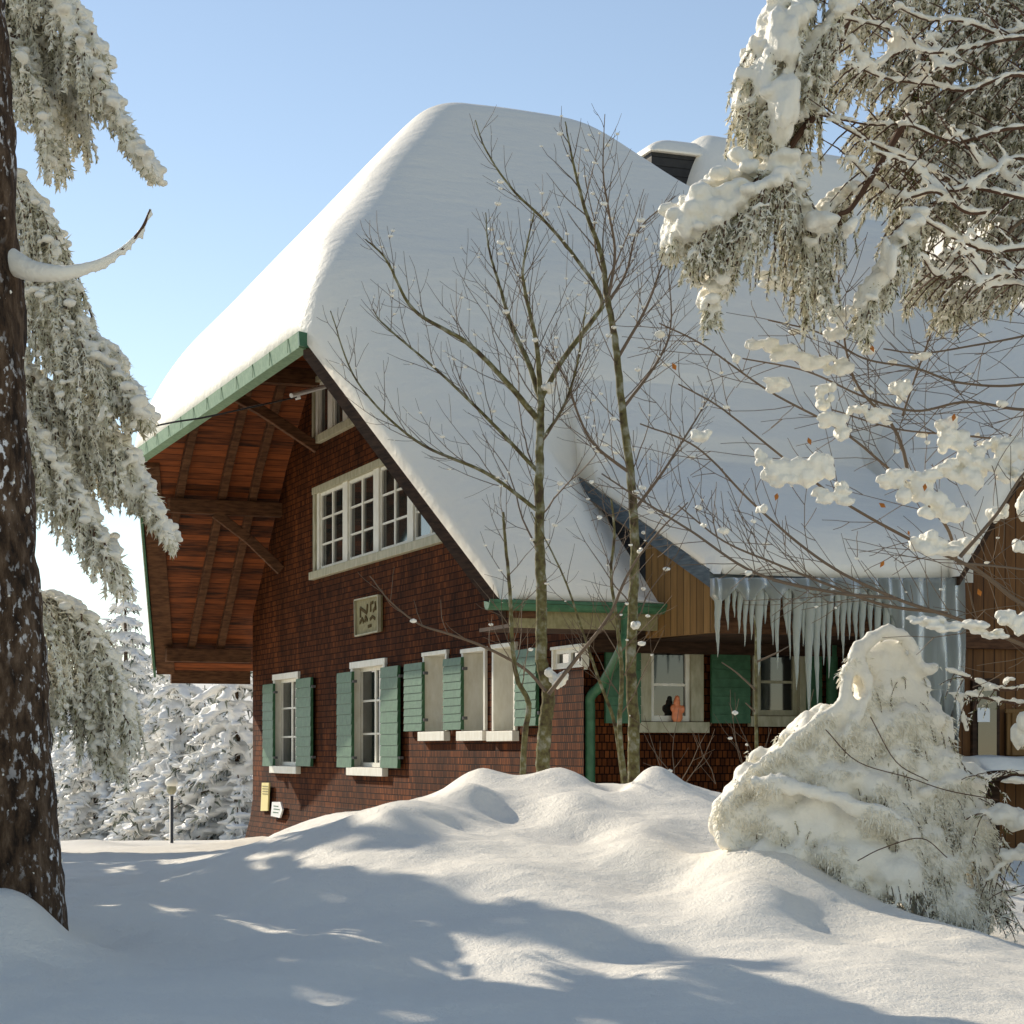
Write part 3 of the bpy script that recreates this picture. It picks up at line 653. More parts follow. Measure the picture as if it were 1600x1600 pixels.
# wing roof snow
sv = np.linspace(-2.32, 6, 40)
def wing_top(S_, T_):
    e = smin(S_ + 2.36, T_ - ta + .1, .2); z = zwe + (T_ - ta) * sl; z2 = zt_ - (T_ - tm) * sl; return smin(z, z2, .8) + .62 * edge_round(e, .5)
def wing_bot(S_, T_): return np.minimum(zwe + (T_ - ta) * sl, zt_ - (T_ - tm) * sl) + .004
o = slab('wing_snow', sv, lambda s: s * 0 + ta - .05, lambda s: s * 0 + tw1, 50, wing_top, wing_bot, M['roof_snow'], None, True); place(o)
tag(o, 'deep snow on the right wing roof behind the bare branches', 'snow')
# snow hump on the ridge dormer
tqa, tqb = on_s(1018, 248, 7.9)[0], on_s(1076, 248, 7.5)[0]
def cap_top(S_, T_):
    e = smin(smin(T_ - tqa + .04, S_ - 7.80, .15), 9.7 - S_, .15); return 11.0 + .50 * edge_round(e, 2.0, 2.0) * edge_round(S_ - 7.80, .35, 2.0)
oa = slab('dormer_snow', 7.82 + np.linspace(0, 1, 26) ** 1.6 * 1.9, lambda s: s * 0 + tqa - .04, lambda s: s * 0 + tqb + .9, 40, cap_top, lambda S_, T_: S_ * 0 + 10.99, M['roof_snow'], None, True, 1.6)
def right_top(S_, T_):
    z = smin(11.50 - .05 * (T_ - tqb) + S_ * 0, 9.2 + (S_ - 6.2) * 1.3, .5); z = smin(z, 11.5 - (S_ - 9.2) * .9, .4); b_ = roofz(S_, T_)
    return b_ + (np.maximum(z, b_ + .05) - b_) * edge_round(T_ - tqb + .10, .8, 2.0)
ob = slab('b', np.linspace(6.0, 10.6, 40), lambda s: s * 0 + tqb - .08, lambda s: s * 0 + 13.0, 110, right_top, roofz, M['roof_snow'], None, True, 1.7)
bm = bmesh.new(); bm.from_mesh(oa.data); bm.from_mesh(ob.data); bm.to_mesh(oa.data); bm.free(); bpy.data.objects.remove(ob); place(oa)
oa.data.polygons.foreach_set('use_smooth', np.ones(len(oa.data.polygons), bool))
tag(oa, 'rounded snow cap above the dark slate dormer on the ridge', 'snow')
# porch ledge snow
t0, z0 = on_s(1505, 1196, -2.4); sv = np.linspace(-2.78, -1.98, 10)
o = slab('ledge_snow', sv, lambda s: s * 0 + t0, lambda s: s * 0 + tw1, 40, lambda S_, T_: z0 - .05 + .14 * edge_round(np.minimum(S_ + 2.78, -1.9 - S_), .2) + .03 * fbm(S_, T_, .4), lambda S_, T_: S_ * 0 + z0 - .049, M['roof_snow'], None, True); place(o)
tag(o, 'low strip of snow on the porch ledge beside the wing door', 'snow')

# icicles along the entrance eave
def icicle(x, ytop, ybot, wpx, s=-2.12):
    t, z0_ = on_s(x, ytop, s); _, z1_ = on_s(x, ybot, s); Ym = NY + s * g_[1] + t * r_[1]; r0 = wpx / F * Ym / 2
    m = MB(); n_ = 12; P = []; R = []
    bx_, by_ = random.uniform(-.01, .01), random.uniform(-.01, .01)
    for i in range(n_):
        u = i / (n_ - 1); P.append((bx_ * u * 2 + .004 * math.sin(9 * u), by_ * u * 2, (z1_ - z0_) * u)); R.append(max(r0 * (1 - u) ** .75 * (1 + .10 * math.sin(u * 31 + x)), .003))
    m.tube(P, R, 8); o = m.build('icicle', M['ice'], None, True)
    w_ = house.matrix_basis if False else None
    o.location = (NX + t * r_[0] + s * g_[0], NY + t * r_[1] + s * g_[1], z0_); return o
ic = [(1122, 920, 1027, 15), (1136, 922, 985, 11), (1147, 922, 965, 9), (1157, 920, 990, 12), (1166, 922, 1010, 11), (1176, 920, 1000, 12), (1186, 920, 1056, 17), (1197, 922, 975, 11), (1207, 922, 1008, 11), (1214, 922, 1046, 12),
      (1226, 920, 990, 12), (1232, 922, 1030, 10), (1246, 918, 1078, 20), (1256, 920, 1010, 12), (1265, 918, 1125, 20), (1276, 920, 1110, 16), (1286, 920, 1040, 14), (1297, 920, 1060, 13), (1308, 922, 1000, 12), (1318, 920, 1030, 13), (1327, 922, 1000, 11),
      (1336, 920, 1010, 14), (1348, 918, 1040, 15), (1360, 918, 1000, 14), (1371, 918, 1050, 15), (1384, 918, 1080, 16), (1396, 918, 1060, 15),
      (1472, 1010, 1165, 11), (1484, 1010, 1180, 10), (1462, 1010, 1150, 10), (1494, 1010, 1200, 9), (1450, 1000, 1140, 12)]
special = {0: 'first icicle at the left end of the entrance eave, hanging alone beside the ochre boards', 14: 'longest icicle of the left group, reaching below the dark side window'}
for k, (x, a, b, w_) in enumerate(ic):
    o = icicle(x, a, b, w_)
    if k in special: tag(o, special[k], 'icicle', 'icicles hanging along the entrance eave')
    elif k >= 27: tag(o, 'thin icicle hanging from the foot of the broad ice sheet', 'icicle', 'icicles below the ice sheet')
    else: tag(o, 'pale tapering icicle hanging in the packed row below the entrance snow', 'icicle', 'icicles hanging along the entrance eave')
# ice crust along the eave and the wide ice sheet
m = MB(); cols = 90; rows = 22; t0, _ = on_s(1112, 900, -2.1); t1, _ = on_s(1500, 900, -2.1)
V = []
for j in range(rows):
    for i in range(cols):
        u = i / (cols - 1); t = t0 + (t1 - t0) * u; xx = 1112 + 388 * u
        bot = 930 + 10 * math.sin(u * 60) + (0 if xx < 1370 else min(1, (xx - 1370) / 60) * (150 + 30 * math.sin(u * 130) + 40 * u))
        y = 903 + (bot - 903) * j / (rows - 1); _, z = on_s(xx, y, -2.14)
        V.append((t, -2.14 - .05 * abs(math.sin(t * 15 + math.sin(t * 7))) - .03 * math.sin(j / rows * 3.1) - .035 * noise.noise(Vector((t * 9, 3.3, z * 1.6))), z))
nV = len(V); V2 = [(a, -2.06, c) for a, b, c in V]
f = []
for j in range(rows - 1):
    for i in range(cols - 1):
        a = j * cols + i; f.append((a, a + 1, a + cols + 1, a + cols)); f.append((a + nV, a + cols + nV, a + cols + 1 + nV, a + 1 + nV))
for i in range(cols - 1): a = i; f.append((a, a + nV, a + 1 + nV, a + 1)); a = (rows - 1) * cols + i; f.append((a, a + 1, a + 1 + nV, a + nV))
for j in range(rows - 1): a = j * cols; f.append((a, a + cols, a + cols + nV, a + nV)); a = j * cols + cols - 1; f.append((a, a + nV, a + cols + nV, a + cols))
m.add(V + V2, f); o = m.build('ice_sheet', M['ice_sheet'], None, True); place(o)
tag(o, 'broad grey-blue curtain of ice hanging at the right end of the entrance eave', 'ice')

# wire and its white rod under the roof
m = MB(); a = px(150, 690, 25.5); b = px(330, 650, 25.5); c = px(465, 620, 27.5)
m.tube(curve([px(-480, 880, 26.5), a, b, c], 8), .012, 5); o = m.build('overhead_wire', M['wire']); tag(o, 'thin dark cable running from the spruce to under the roof', 'cable')
m = MB(); m.tube([px(455, 618, 27), px(508, 604, 27.6)], .032, 8); o = m.build('insulator_rod', M['enamel']); tag(o, 'short white rod sticking out before the attic window', 'rod')
m = MB(); m.tube([px(461, 621, 27.5), px(469, 619, 27.5)], .04, 8); o = m.build('cable_insulator', M['enamel']); tag(o, 'tiny white insulator at the end of the dark cable', 'insulator')

# ------------------------------------------------------------ bare young trees
def polyline(p, Y): return np.array([px(a, b, Y if len(c) == 0 else Y + c[0]) for a, b, *c in p])
class Bare:
    def __init__(s): s.st = MB(); s.tw = MB(); s.tips = []; s.on = []
    def stem(s, P, r0, r1, mbuf=None, n=8):
        C = curve(P, 8); C = C + np.array([[random.gauss(0, r0 * .05), random.gauss(0, r0 * .05), 0] for _ in C]); 
        (mbuf or s.st).tube(C, np.linspace(r0, r1, len(C)), n); return C
    def branch(s, p, d, L, r, lvl, spread=1.0, up=.25):
        """curving shoot with side twigs"""
        n_ = max(4, int(L / .12)); P = [np.array(p)]; d = np.array(d, float); d /= np.linalg.norm(d); D = [d]
        for i in range(n_):
            d = d + np.array([random.gauss(0, .11), random.gauss(0, .08), up / n_ + random.gauss(0, .08)]); d /= np.linalg.norm(d)
            P.append(P[-1] + d * L / n_); D.append(d)
        r = r * .82; R = np.linspace(r, max(r * .28, .002), len(P)); s.tw.tube(P, R, 5 if r > .01 else 3, False)
        for i in range(1, len(P), 2):
            if random.random() < .5: s.on.append((P[i], R[i]))
        if lvl > 0:
            k = int(L / (.27 if lvl > 1 else .24)) ; side = random.choice((-1, 1))
            for j in range(k):
                u = .18 + .78 * (j + random.random() * .6) / k; i = min(int(u * n_), n_ - 1); side = -side
                ax = np.cross(D[i], (random.gauss(0, .6), 1, random.gauss(0, .4))); ax /= np.linalg.norm(ax) + 1e-9
                nd = D[i] * math.cos(.65 * spread) + ax * side * math.sin(.65 * spread)
                s.branch(P[i], nd, L * random.uniform(.28, .5) * (1.15 - u * .5), max(R[i] * .6, .0035), lvl - 1, spread, up)
    def finish(s, name, label, cat, loc, group=None, snow=None, ns=.25, stem_mat='stem'):
        root = empty(name, loc); tag(root, label, cat, group)
        for mb_, nm, mt in ((s.st, 'trunk', M[stem_mat]), (s.tw, 'branches', M['twig'])):
            if mb_.v: mb_.v = [v - np.array(loc) for v in mb_.v]; mb_.build(nm, mt, root, smooth=True)
        C_ = []; R_ = []
        for p, r in s.on:
            if random.random() < ns:
                q = random.uniform(.008, .02) * random.choice((1, 1, 1.6)); C_.append(p + np.array([0, 0, r])); R_.append((q * 1.5, q, q * .9))
        for (x, y, Y, wx, wz) in (snow or []):
            c = px(x, y, Y)
            for _ in range(12):
                a, b = wx / F * Y * .5, wz / F * Y * .5; q = random.uniform(.3, .62); C_.append(c + np.array([random.uniform(-.8, .8) * a, random.uniform(-.04, .04), random.uniform(-.7, .55) * b])); R_.append((a * q, .04, b * q))
        if C_: tag(blobs('snow', np.array(C_) - np.array(loc), R_, M['clump_snow'], .008, root, 1, .018, 1), kind='stuff')
        return root
TY = 19.2
def upfan(b, C, u0, u1, k, L0, L1, r, ang=(.5, .85), lvl=2):
    n_ = len(C)
    for j in range(k):
        u = u0 + (u1 - u0) * (j + random.random() * .8) / k; i = min(int(u * (n_ - 1)), n_ - 2); T = C[i + 1] - C[i]; T /= np.linalg.norm(T)
        az = (j % 2) * math.pi + random.gauss(0, .7); sd_ = np.array([math.cos(az), math.sin(az) * .9, 0]); a = random.uniform(*ang)
        L = L0 + (L1 - L0) * (u - u0) / (u1 - u0 + 1e-6); b.branch(C[i], T * math.cos(a) + sd_ * math.sin(a), L * random.uniform(.75, 1.1), r * (1.1 - .5 * u), lvl, up=.45)
b = Bare(); 
C = b.stem(polyline([(848, 1240), (850, 1150), (857, 1085), (846, 1030), (846, 940), (843, 850), (843, 740), (844, 660), (845, 620)], TY), .072, .033)
upfan(b, C, .5, .98, 6, 1.6, 1.5, .016)
for pl, r in (([(845, 625), (825, 560), (800, 500), (780, 430), (762, 360), (757, 300)], .030), ([(845, 625), (838, 540), (820, 460), (818, 420), (835, 340)], .028), ([(846, 622), (880, 560), (925, 500), (940, 465), (900, 400), (850, 340), (800, 290), (760, 230), (742, 180)], .028),
               ([(844, 660), (790, 600), (730, 545), (650, 500), (610, 430), (580, 405)], .030), ([(843, 740), (770, 660), (690, 580), (600, 500), (578, 470)], .02), ([(843, 800), (760, 740), (650, 690), (560, 600), (518, 490)], .02), ([(845, 690), (880, 640), (900, 580), (912, 500)], .018)):
    P = polyline(pl, TY); P[:, 1] += np.linspace(0, random.uniform(-.8, .8), len(P)); Cc = b.stem(P, r, .005, b.st, 6); upfan(b, Cc, .12, .98, 17, .95, .35, .0075, (.35, .7), 1)
P = polyline([(853, 1080), (820, 1045), (760, 1012), (700, 990), (655, 975), (610, 940), (578, 900)], TY - .3); Cc = b.stem(P, .018, .005, b.tw, 5); upfan(b, Cc, .3, .95, 8, .35, .3, .007, (.5, .9), 0)
P = polyline([(857, 1085), (900, 1030), (950, 965), (985, 890), (1030, 830), (1075, 785)], TY - .3); Cc = b.stem(P, .022, .006, b.tw, 5); upfan(b, Cc, .3, .95, 6, .5, .4, .007, (.5, .9), 1)
b.finish('young_tree', 'slim bare tree with mossy trunk forking high before the gable, left of the pair', 'tree', tuple(px(848, 1235, TY)), 'young bare trees before the house',
         [(868, 1055, TY - .1, 34, 42), (850, 603, TY, 30, 22), (1000, 860, TY, 10, 10)])
b = Bare(); T2 = TY + .4
C = b.stem(polyline([(990, 1240), (990, 1130), (986, 1040), (989, 950), (992, 850), (985, 740), (972, 640), (962, 540), (948, 460)], T2), .062, .03)
C2 = b.stem(polyline([(948, 465), (940, 400), (915, 330), (897, 260), (883, 190)], T2), .030, .006, b.st, 6); upfan(b, C2, .05, .95, 12, 1.1, .4, .012, (.4, .8), 1)
for pl in ([(950, 470), (960, 400), (948, 330), (940, 280), (942, 200)], [(972, 640), (1030, 560), (1050, 500), (1045, 400)], [(965, 560), (1010, 480), (1040, 400), (1075, 330)], [(989, 800), (1040, 730), (1090, 650), (1120, 600)], [(952, 470), (980, 420), (1000, 350), (1060, 290)], [(985, 740), (920, 690), (880, 600), (850, 560)]):
    P = polyline(pl, T2); P[:, 1] += np.linspace(0, random.uniform(-.6, .6), len(P)); Cc = b.stem(P, .018, .004, b.tw, 5); upfan(b, Cc, .12, .98, 14, .85, .3, .007, (.35, .7), 1)
upfan(b, C, .3, .95, 9, 1.2, .9, .012, (.6, 1.0), 2)
b.finish('young_tree', 'slim bare tree with mossy trunk right of the downpipe, reaching above the ridge', 'tree', tuple(px(990, 1235, T2)), 'young bare trees before the house', [(993, 975, T2 - .1, 14, 16), (988, 1120, T2, 12, 12)])
b = Bare(); C = b.stem(polyline([(815, 1235), (820, 1150), (826, 1100), (808, 1060), (800, 1000), (797, 930), (790, 850), (786, 800)], TY - .5), .03, .012); upfan(b, C, .35, .98, 12, .9, .5, .009, (.5, .9), 1)
b.finish('sapling', 'thin crooked sapling just left of the left mossy trunk', 'tree', tuple(px(815, 1235, TY - .5)))
b = Bare(); C = b.stem(polyline([(978, 1235), (968, 1140), (972, 1060), (965, 980), (955, 900), (960, 830), (955, 780)], TY - .2), .028, .008); upfan(b, C, .2, .98, 14, .9, .5, .009, (.5, 1.0), 1)
C = b.stem(polyline([(975, 1235), (960, 1130), (935, 1060), (915, 1000), (880, 900), (830, 800)], TY - .1), .02, .006); upfan(b, C, .3, .98, 9, .7, .4, .008, (.5, 1.0), 1)
b.finish('sapling', 'forked sapling leaning against the right mossy trunk', 'tree', tuple(px(978, 1235, TY - .2)))
b = Bare(); C = b.stem(polyline([(1183, 1235), (1182, 1150), (1181, 1060), (1181, 990), (1178, 960)], TY - 1), .02, .006); 
for pl in ([(1181, 1078), (1150, 1050), (1128, 1035)], [(1181, 1035), (1210, 1022), (1232, 1010)], [(1183, 1115), (1165, 1098)]):
    Cc = b.stem(polyline(pl, TY - 1), .011, .005, b.tw, 5)
for k in range(14):
    x = random.choice((1180, 1120, 1060, 1230)); p = px(x + random.uniform(-20, 20), 1225, TY - 1); b.branch(p, (random.uniform(-.9, .9), random.uniform(-.3, .3), random.uniform(.4, 1)), random.uniform(.4, .9), .007, 1)
b.finish('shrub', 'thin upright twigs growing behind the snow bank below the dark side window', 'shrub', tuple(px(1183, 1230, TY - 1)))
# ------------------------------------------------------------ frosted spruce boughs
def rnd_dirs(n_, mean, spread):
    d = np.asarray(mean)[None] + RNG.normal(size=(n_, 3)) * spread; return d / np.linalg.norm(d, axis=1)[:, None]
class Frost:
    """a spruce made of a trunk, limbs and hanging frosted twigs"""
    def __init__(s): s.limb = MB(); s.frost = MB(); s.needle = MB(); s.C = []; s.R = []
    def twig(s, p, d, L, dens=1.0, sp=.07, wd=.016, green=.25, droop=.5, snow=.5, r=.008):
        n_ = max(4, int(L / .07)); P = [np.array(p, float)]; d = np.array(d, float); d /= np.linalg.norm(d)
        for i in range(n_):
            d = d + np.array([random.gauss(0, .06), random.gauss(0, .06), -droop * 3 / n_]); d /= np.linalg.norm(d); P.append(P[-1] + d * L / n_)
        P = np.array(P); s.limb.tube(P, np.linspace(r, .003, len(P)), 3, False)
        k = int(L / .011 * dens); u = RNG.random(k) * (len(P) - 1); i = u.astype(int); i = np.minimum(i, len(P) - 2); q = P[i] + (P[i + 1] - P[i]) * (u - i)[:, None]
        T = P[i + 1] - P[i]; T /= np.linalg.norm(T, axis=1)[:, None] + 1e-9
        side = RNG.normal(size=(k, 3)); D = T * .9 + side * .55 + np.array([0, 0, -.25]); D /= np.linalg.norm(D, axis=1)[:, None]
        Ls = sp * RNG.uniform(.5, 1.3, k) * (1.1 - .5 * u / len(P)); g_m = RNG.random(k) < green
        s.frost.spikes(q[~g_m], D[~g_m], Ls[~g_m], wd * RNG.uniform(.7, 1.4, (~g_m).sum()))
        s.needle.spikes(q[g_m] - np.array([0, 0, .01]), D[g_m], Ls[g_m] * 1.05, wd * .7 * RNG.uniform(.7, 1.3, g_m.sum()))
        if snow:
            for j in range(len(P)):
                if random.random() < snow:
                    q_ = random.uniform(.5, 1.15) * wd * 1.35; s.C.append(P[j] + np.array([0, 0, q_ * .4])); s.R.append((q_ * 1.2, q_ * 1.2, q_ * .9 + .004))
        return P
    def drape(s, pts, Y, hang, n_, thick=.25, sp=.07, wd=.016, green=.25, snowr=.05, dens=1, lean=(0, 0), snow=.5, limb_r=.02, cap=1.0, droop=.5):
        """a bough along the pixel path pts; twigs hang from it by hang(u) metres"""
        C = curve([px(a, b_, Y + (c[0] if c else 0)) for a, b_, *c in pts], 10); s.limb.tube(C, np.linspace(limb_r, limb_r * .3, len(C)), 6)
        m_ = len(C)
        for k in range(n_):
            u = random.random(); i = min(int(u * (m_ - 1)), m_ - 2); p = C[i] + (C[i + 1] - C[i]) * random.random(); T = C[i + 1] - C[i]; T /= np.linalg.norm(T)
            dy = random.gauss(0, thick * .5); L = hang(u) * random.uniform(.45, 1.0)
            d = np.array([T[0] * .6 + lean[0] + random.gauss(0, .28), np.sign(dy) * .35 + lean[1] + random.gauss(0, .2), T[2] * .5 - .25])
            s.twig(p + np.array([0, dy * .4, random.uniform(-.02, .02)]), d, L, dens, sp, wd, green, droop, snow)
        if cap:
            for i in range(0, m_):
                for _ in range(3):
                    q = snowr * random.uniform(.5, 1.25); s.C.append(C[i] + np.array([random.gauss(0, snowr * .5), random.gauss(0, thick * .35), q * .3 + random.gauss(0, .01)])); s.R.append((q * 1.25, q * 1.2, q * .8))
        return C
    def lump(s, x, y, Y, wx, wz, n_=10, dy=.08):
        c = px(x, y, Y); a, b_ = wx / F * Y * .5, wz / F * Y * .5
        for _ in range(n_):
            th_ = random.random() * 6.283; rr = random.random() ** .5 * .6; s.C.append(c + np.array([math.cos(th_) * rr * a, random.uniform(-dy, dy), math.sin(th_) * rr * b_])); q = random.uniform(.38, .6); s.R.append((a * q, min(a, b_, .12) * .7 + .01, b_ * q))
    def finish(s, name, label, loc, voxel=.014, extra=None, parts=('branches', 'foliage', 'needles', 'snow'), group=None, cat='tree', rough=.01, smooth_it=3):
        root = empty(name, loc); tag(root, label, cat, group); L = np.array(loc)
        for mb_, nm, mt in ((s.limb, parts[0], M['limb']), (s.frost, parts[1], M['frost']), (s.needle, parts[2], M['needle'])):
            if mb_.v: mb_.v = [v - L for v in mb_.v]; mb_.build(nm, mt, root)
        if s.C: tag(blobs(parts[3], np.array(s.C) - L, np.array(s.R), M['branch_snow'], voxel, root, 1, rough, smooth_it), kind='stuff')
        return root
# left foreground trunk with its own curved bough
T0 = 10.5
def trunk_mesh(P, R, n=26):
    m = MB(); C = curve(P, 14); RR = np.interp(np.linspace(0, 1, len(C)), np.linspace(0, 1, len(R)), R)
    m.tube(C, RR, n); V = m.v[0]
    for i in range(len(V)): V[i] += np.array(noise.noise_vector(Vector(V[i] * 9))) * .018 + np.array(noise.noise_vector(Vector((V[i][0] * 5, V[i][1] * 5, V[i][2] * 2)))) * .03
    return m
pt = []; rad = []
for (xe, y) in [(125, 1530), (105, 1465), (88, 1300), (74, 1100), (60, 900), (45, 700), (30, 400), (16, 150), (0, -60), (-20, -400)]:
    rr = {1530: .40, 1465: .345, 1300: .315, 1100: .30, 900: .29, 700: .28, 400: .265, 150: .255, -60: .25, -400: .24}[y]; p = px(xe, y, T0); p[0] -= rr; pt.append(p); rad.append(rr)
tr = empty('spruce', (pt[0][0], T0, .5)); tag(tr, 'dark reddish spruce trunk flecked with snow at the left edge of the picture', 'tree')
LOC = np.array(tr.location)
m = trunk_mesh(pt, rad); m.v = [v - LOC for v in m.v]; m.build('trunk', M['bark'], tr, True)
bc = curve([px(5, 405, T0), px(50, 425, T0 - .1), (px(100, 428, T0 - .2)), px(150, 415, T0 - .2), px(190, 392, T0 - .2), px(220, 360, T0 - .2), px(235, 328, T0 - .2)], 8) - LOC
m = MB(); m.tube(bc, np.linspace(.026, .006, len(bc)), 7); m.build('branch', M['limb'], tr, True)
nb = len(bc); Cc = []; Rc = []
for i in range(nb):
    u = i / nb; q = .056 * (1 - u) ** 2.2 + .010 + .012 * (1 - u)
    Cc.append(bc[i] + np.array([0, 0, q * .12])); Rc.append((q * .9, q * .8, q))
    if random.random() < .6 and u > .3: Cc.append(bc[i] + np.array([random.gauss(0, .01), 0, -.02])); Rc.append((.008, .008, .02))
blobs('branch_snow', Cc, Rc, M['branch_snow'], .01, tr, 2, .008)
Cc = []; Rc = []                                   # snow stuck to the bark
for _ in range(170):
    k = random.random() * (len(pt) - 2); i = int(k); p = pt[i] + (pt[i + 1] - pt[i]) * (k - i); rr = rad[i] + (rad[i + 1] - rad[i]) * (k - i); a = random.uniform(-2.6, .4)
    q = random.uniform(.004, .011) * random.choice((1, 1, 1, 1, 1.6)); Cc.append(p + np.array([math.cos(a) * rr, math.sin(a) * rr, 0]) - LOC); Rc.append((q, q, q * random.uniform(.8, 1.8)))
tag(blobs('bark_snow', Cc, Rc, M['clump_snow'], .008, tr, 1, .0, 1), kind='stuff')
# spruce behind the trunk whose frosted boughs hang down
f = Frost(); LY = 12.8
pk = dict(sp=.06, wd=.016, green=.04, snow=.6, snowr=.034, dens=1.7, thick=.42, droop=.75)
lin = lambda a, b_: (lambda u: a + (b_ - a) * u)
f.drape([(0, -60), (60, -30), (110, 0), (140, 50), (165, 92)], LY, lin(.5, .10), 150, **pk)
f.drape([(-20, -30), (40, 20), (85, 60), (110, 110)], LY + .3, lin(.75, .65), 190, **pk)
f.drape([(90, 10), (130, 70), (165, 130), (195, 185), (225, 240), (240, 264)], LY - .1, lin(.55, .05), 210, **pk)
f.drape([(10, 60), (50, 110), (75, 170), (85, 220)], LY, lin(.55, .35), 150, **pk)
f.drape([(20, 270), (55, 310), (80, 350), (95, 410), (110, 450)], LY, lin(.8, .6), 170, **pk)
f.drape([(25, 380), (70, 430), (110, 480), (150, 530), (190, 560)], LY + .1, lin(.9, .08), 230, **pk)
f.drape([(60, 450), (110, 510), (160, 565), (205, 600), (236, 655)], LY - .1, lin(1.0, .06), 230, **pk)
f.drape([(30, 560), (90, 620), (150, 660), (200, 700), (235, 770), (266, 838)], LY + .1, lin(.95, .10), 320, **pk)
f.drape([(40, 640), (80, 700), (120, 760), (150, 820), (185, 880)], LY - .2, lin(.75, .25), 220, **pk)
f.drape([(30, 935), (80, 932), (125, 955), (160, 1005), (185, 1060), (208, 1120)], LY + .4, lin(1.0, .35), 260, **pk)
f.drape([(30, 1010), (90, 1040), (130, 1090), (160, 1140), (190, 1190)], LY + .6, lin(.7, .2), 150, **{**pk, 'green': .25})
for y_ in (-250, 0, 260, 520, 780): f.drape([(-140, y_), (-220, y_ + 40), (-300, y_ + 120), (-350, y_ + 200)], LY + 1.2, lin(.7, .25), 90, **pk)
trk = MB(); trk.tube([px(-130, 1500, LY + .8), px(-130, 800, LY + .8), px(-120, -500, LY + .8)], [.3, .26, .2], 14)
for y in (-60, 60, 270, 400, 560, 640, 930, 1010): f.limb.tube(curve([px(-120, y - 50, LY + .8), px(-50, y - 30, LY + .5), px(25, y, LY + .1)], 5), [*np.linspace(.04, .02, 11)], 6)
root = f.finish('spruce', 'frost-white spruce boughs drooping behind the dark left trunk', tuple(px(-130, 1450, LY + .8)), voxel=.013)
trk.v = [v - np.array(root.location) for v in trk.v]; trk.build('trunk', M['bark'], root, True)

# upper right spruce
f = Frost(); RY = 11.0
pg = dict(sp=.05, wd=.012, green=.14, snow=.6, snowr=.04, dens=1.7)
f.limb.tube(curve([px(1345, -60, RY), px(1325, 20, RY), px(1305, 75, RY), px(1285, 130, RY), px(1272, 180, RY), px(1245, 215, RY), px(1225, 250, RY)], 6), list(np.linspace(.035, .016, 37)), 7)
f.limb.tube(curve([px(1420, 180, RY + .3), px(1385, 240, RY + .2), px(1360, 280, RY), px(1330, 325, RY), px(1310, 335, RY)], 6), list(np.linspace(.02, .012, 25)), 6)
f.drape([(1300, -40), (1240, 5), (1205, 40), (1185, 90), (1170, 150), (1168, 180)], RY, lin(.75, .3), 150, sp=.05, wd=.013, green=.10, snow=.6, snowr=.05, dens=1.8)
f.drape([(1320, 10), (1280, 60), (1240, 110), (1200, 160)], RY - .1, lin(.6, .35), 130, sp=.05, wd=.013, green=.10, snow=.6, snowr=.05, dens=1.8)
f.drape([(1290, 120), (1260, 170), (1220, 210), (1190, 240)], RY + .1, lin(.5, .25), 110, **pg)
f.drape([(1240, 250), (1190, 275), (1130, 285), (1085, 310), (1055, 355), (1048, 385)], RY - .1, lin(.75, .06), 230, sp=.05, wd=.013, green=.10, snow=.6, snowr=.045, dens=1.8)
f.drape([(1230, 275), (1180, 310), (1130, 340), (1090, 370)], RY - .25, lin(.62, .25), 150, **pg)
f.drape([(1225, 260), (1240, 300), (1255, 350), (1270, 410)], RY, lin(.65, .45), 120, **pg)
f.drape([(1160, 350), (1140, 400), (1120, 440), (1105, 480)], RY - .1, lin(.3, .2), 60, **pg)
f.drape([(1330, 300), (1290, 330), (1270, 380)], RY + .2, lin(.5, .4), 80, **pg)
f.drape([(1440, 345), (1415, 370), (1385, 410), (1360, 450), (1350, 480)], RY - .1, lin(.42, .22), 120, sp=.05, wd=.013, green=.14, snow=.6, snowr=.036, dens=1.8)
f.drape([(1450, 60), (1430, 130), (1420, 200), (1415, 260)], RY + .4, lin(.4, .4), 90, sp=.06, wd=.013, green=.6, snow=.35, snowr=.03)
gl = dict(sp=.06, wd=.012, green=.17, snow=.7, snowr=.016, thick=.6, dens=1.5)
for (a, b_, c, d_, hgt) in [(1660, -60, 1330, 20, .45), (1660, 30, 1320, 110, .42), (1680, 100, 1340, 200, .45), (1680, 180, 1370, 270, .42), (1680, 250, 1400, 340, .45), (1700, 330, 1440, 420, .38), (1700, 400, 1480, 470, .28), (1690, -20, 1480, 60, .45), (1700, 90, 1500, 160, .45)]:
    f.drape([(a, b_), ((a * 2 + c) / 3, (b_ * 2 + d_) / 3 - 12), ((a + c * 2) / 3, (b_ + d_ * 2) / 3 - 6), (c, d_)], RY + .7, lin(hgt * 1.1, hgt * .8), 190, **gl)
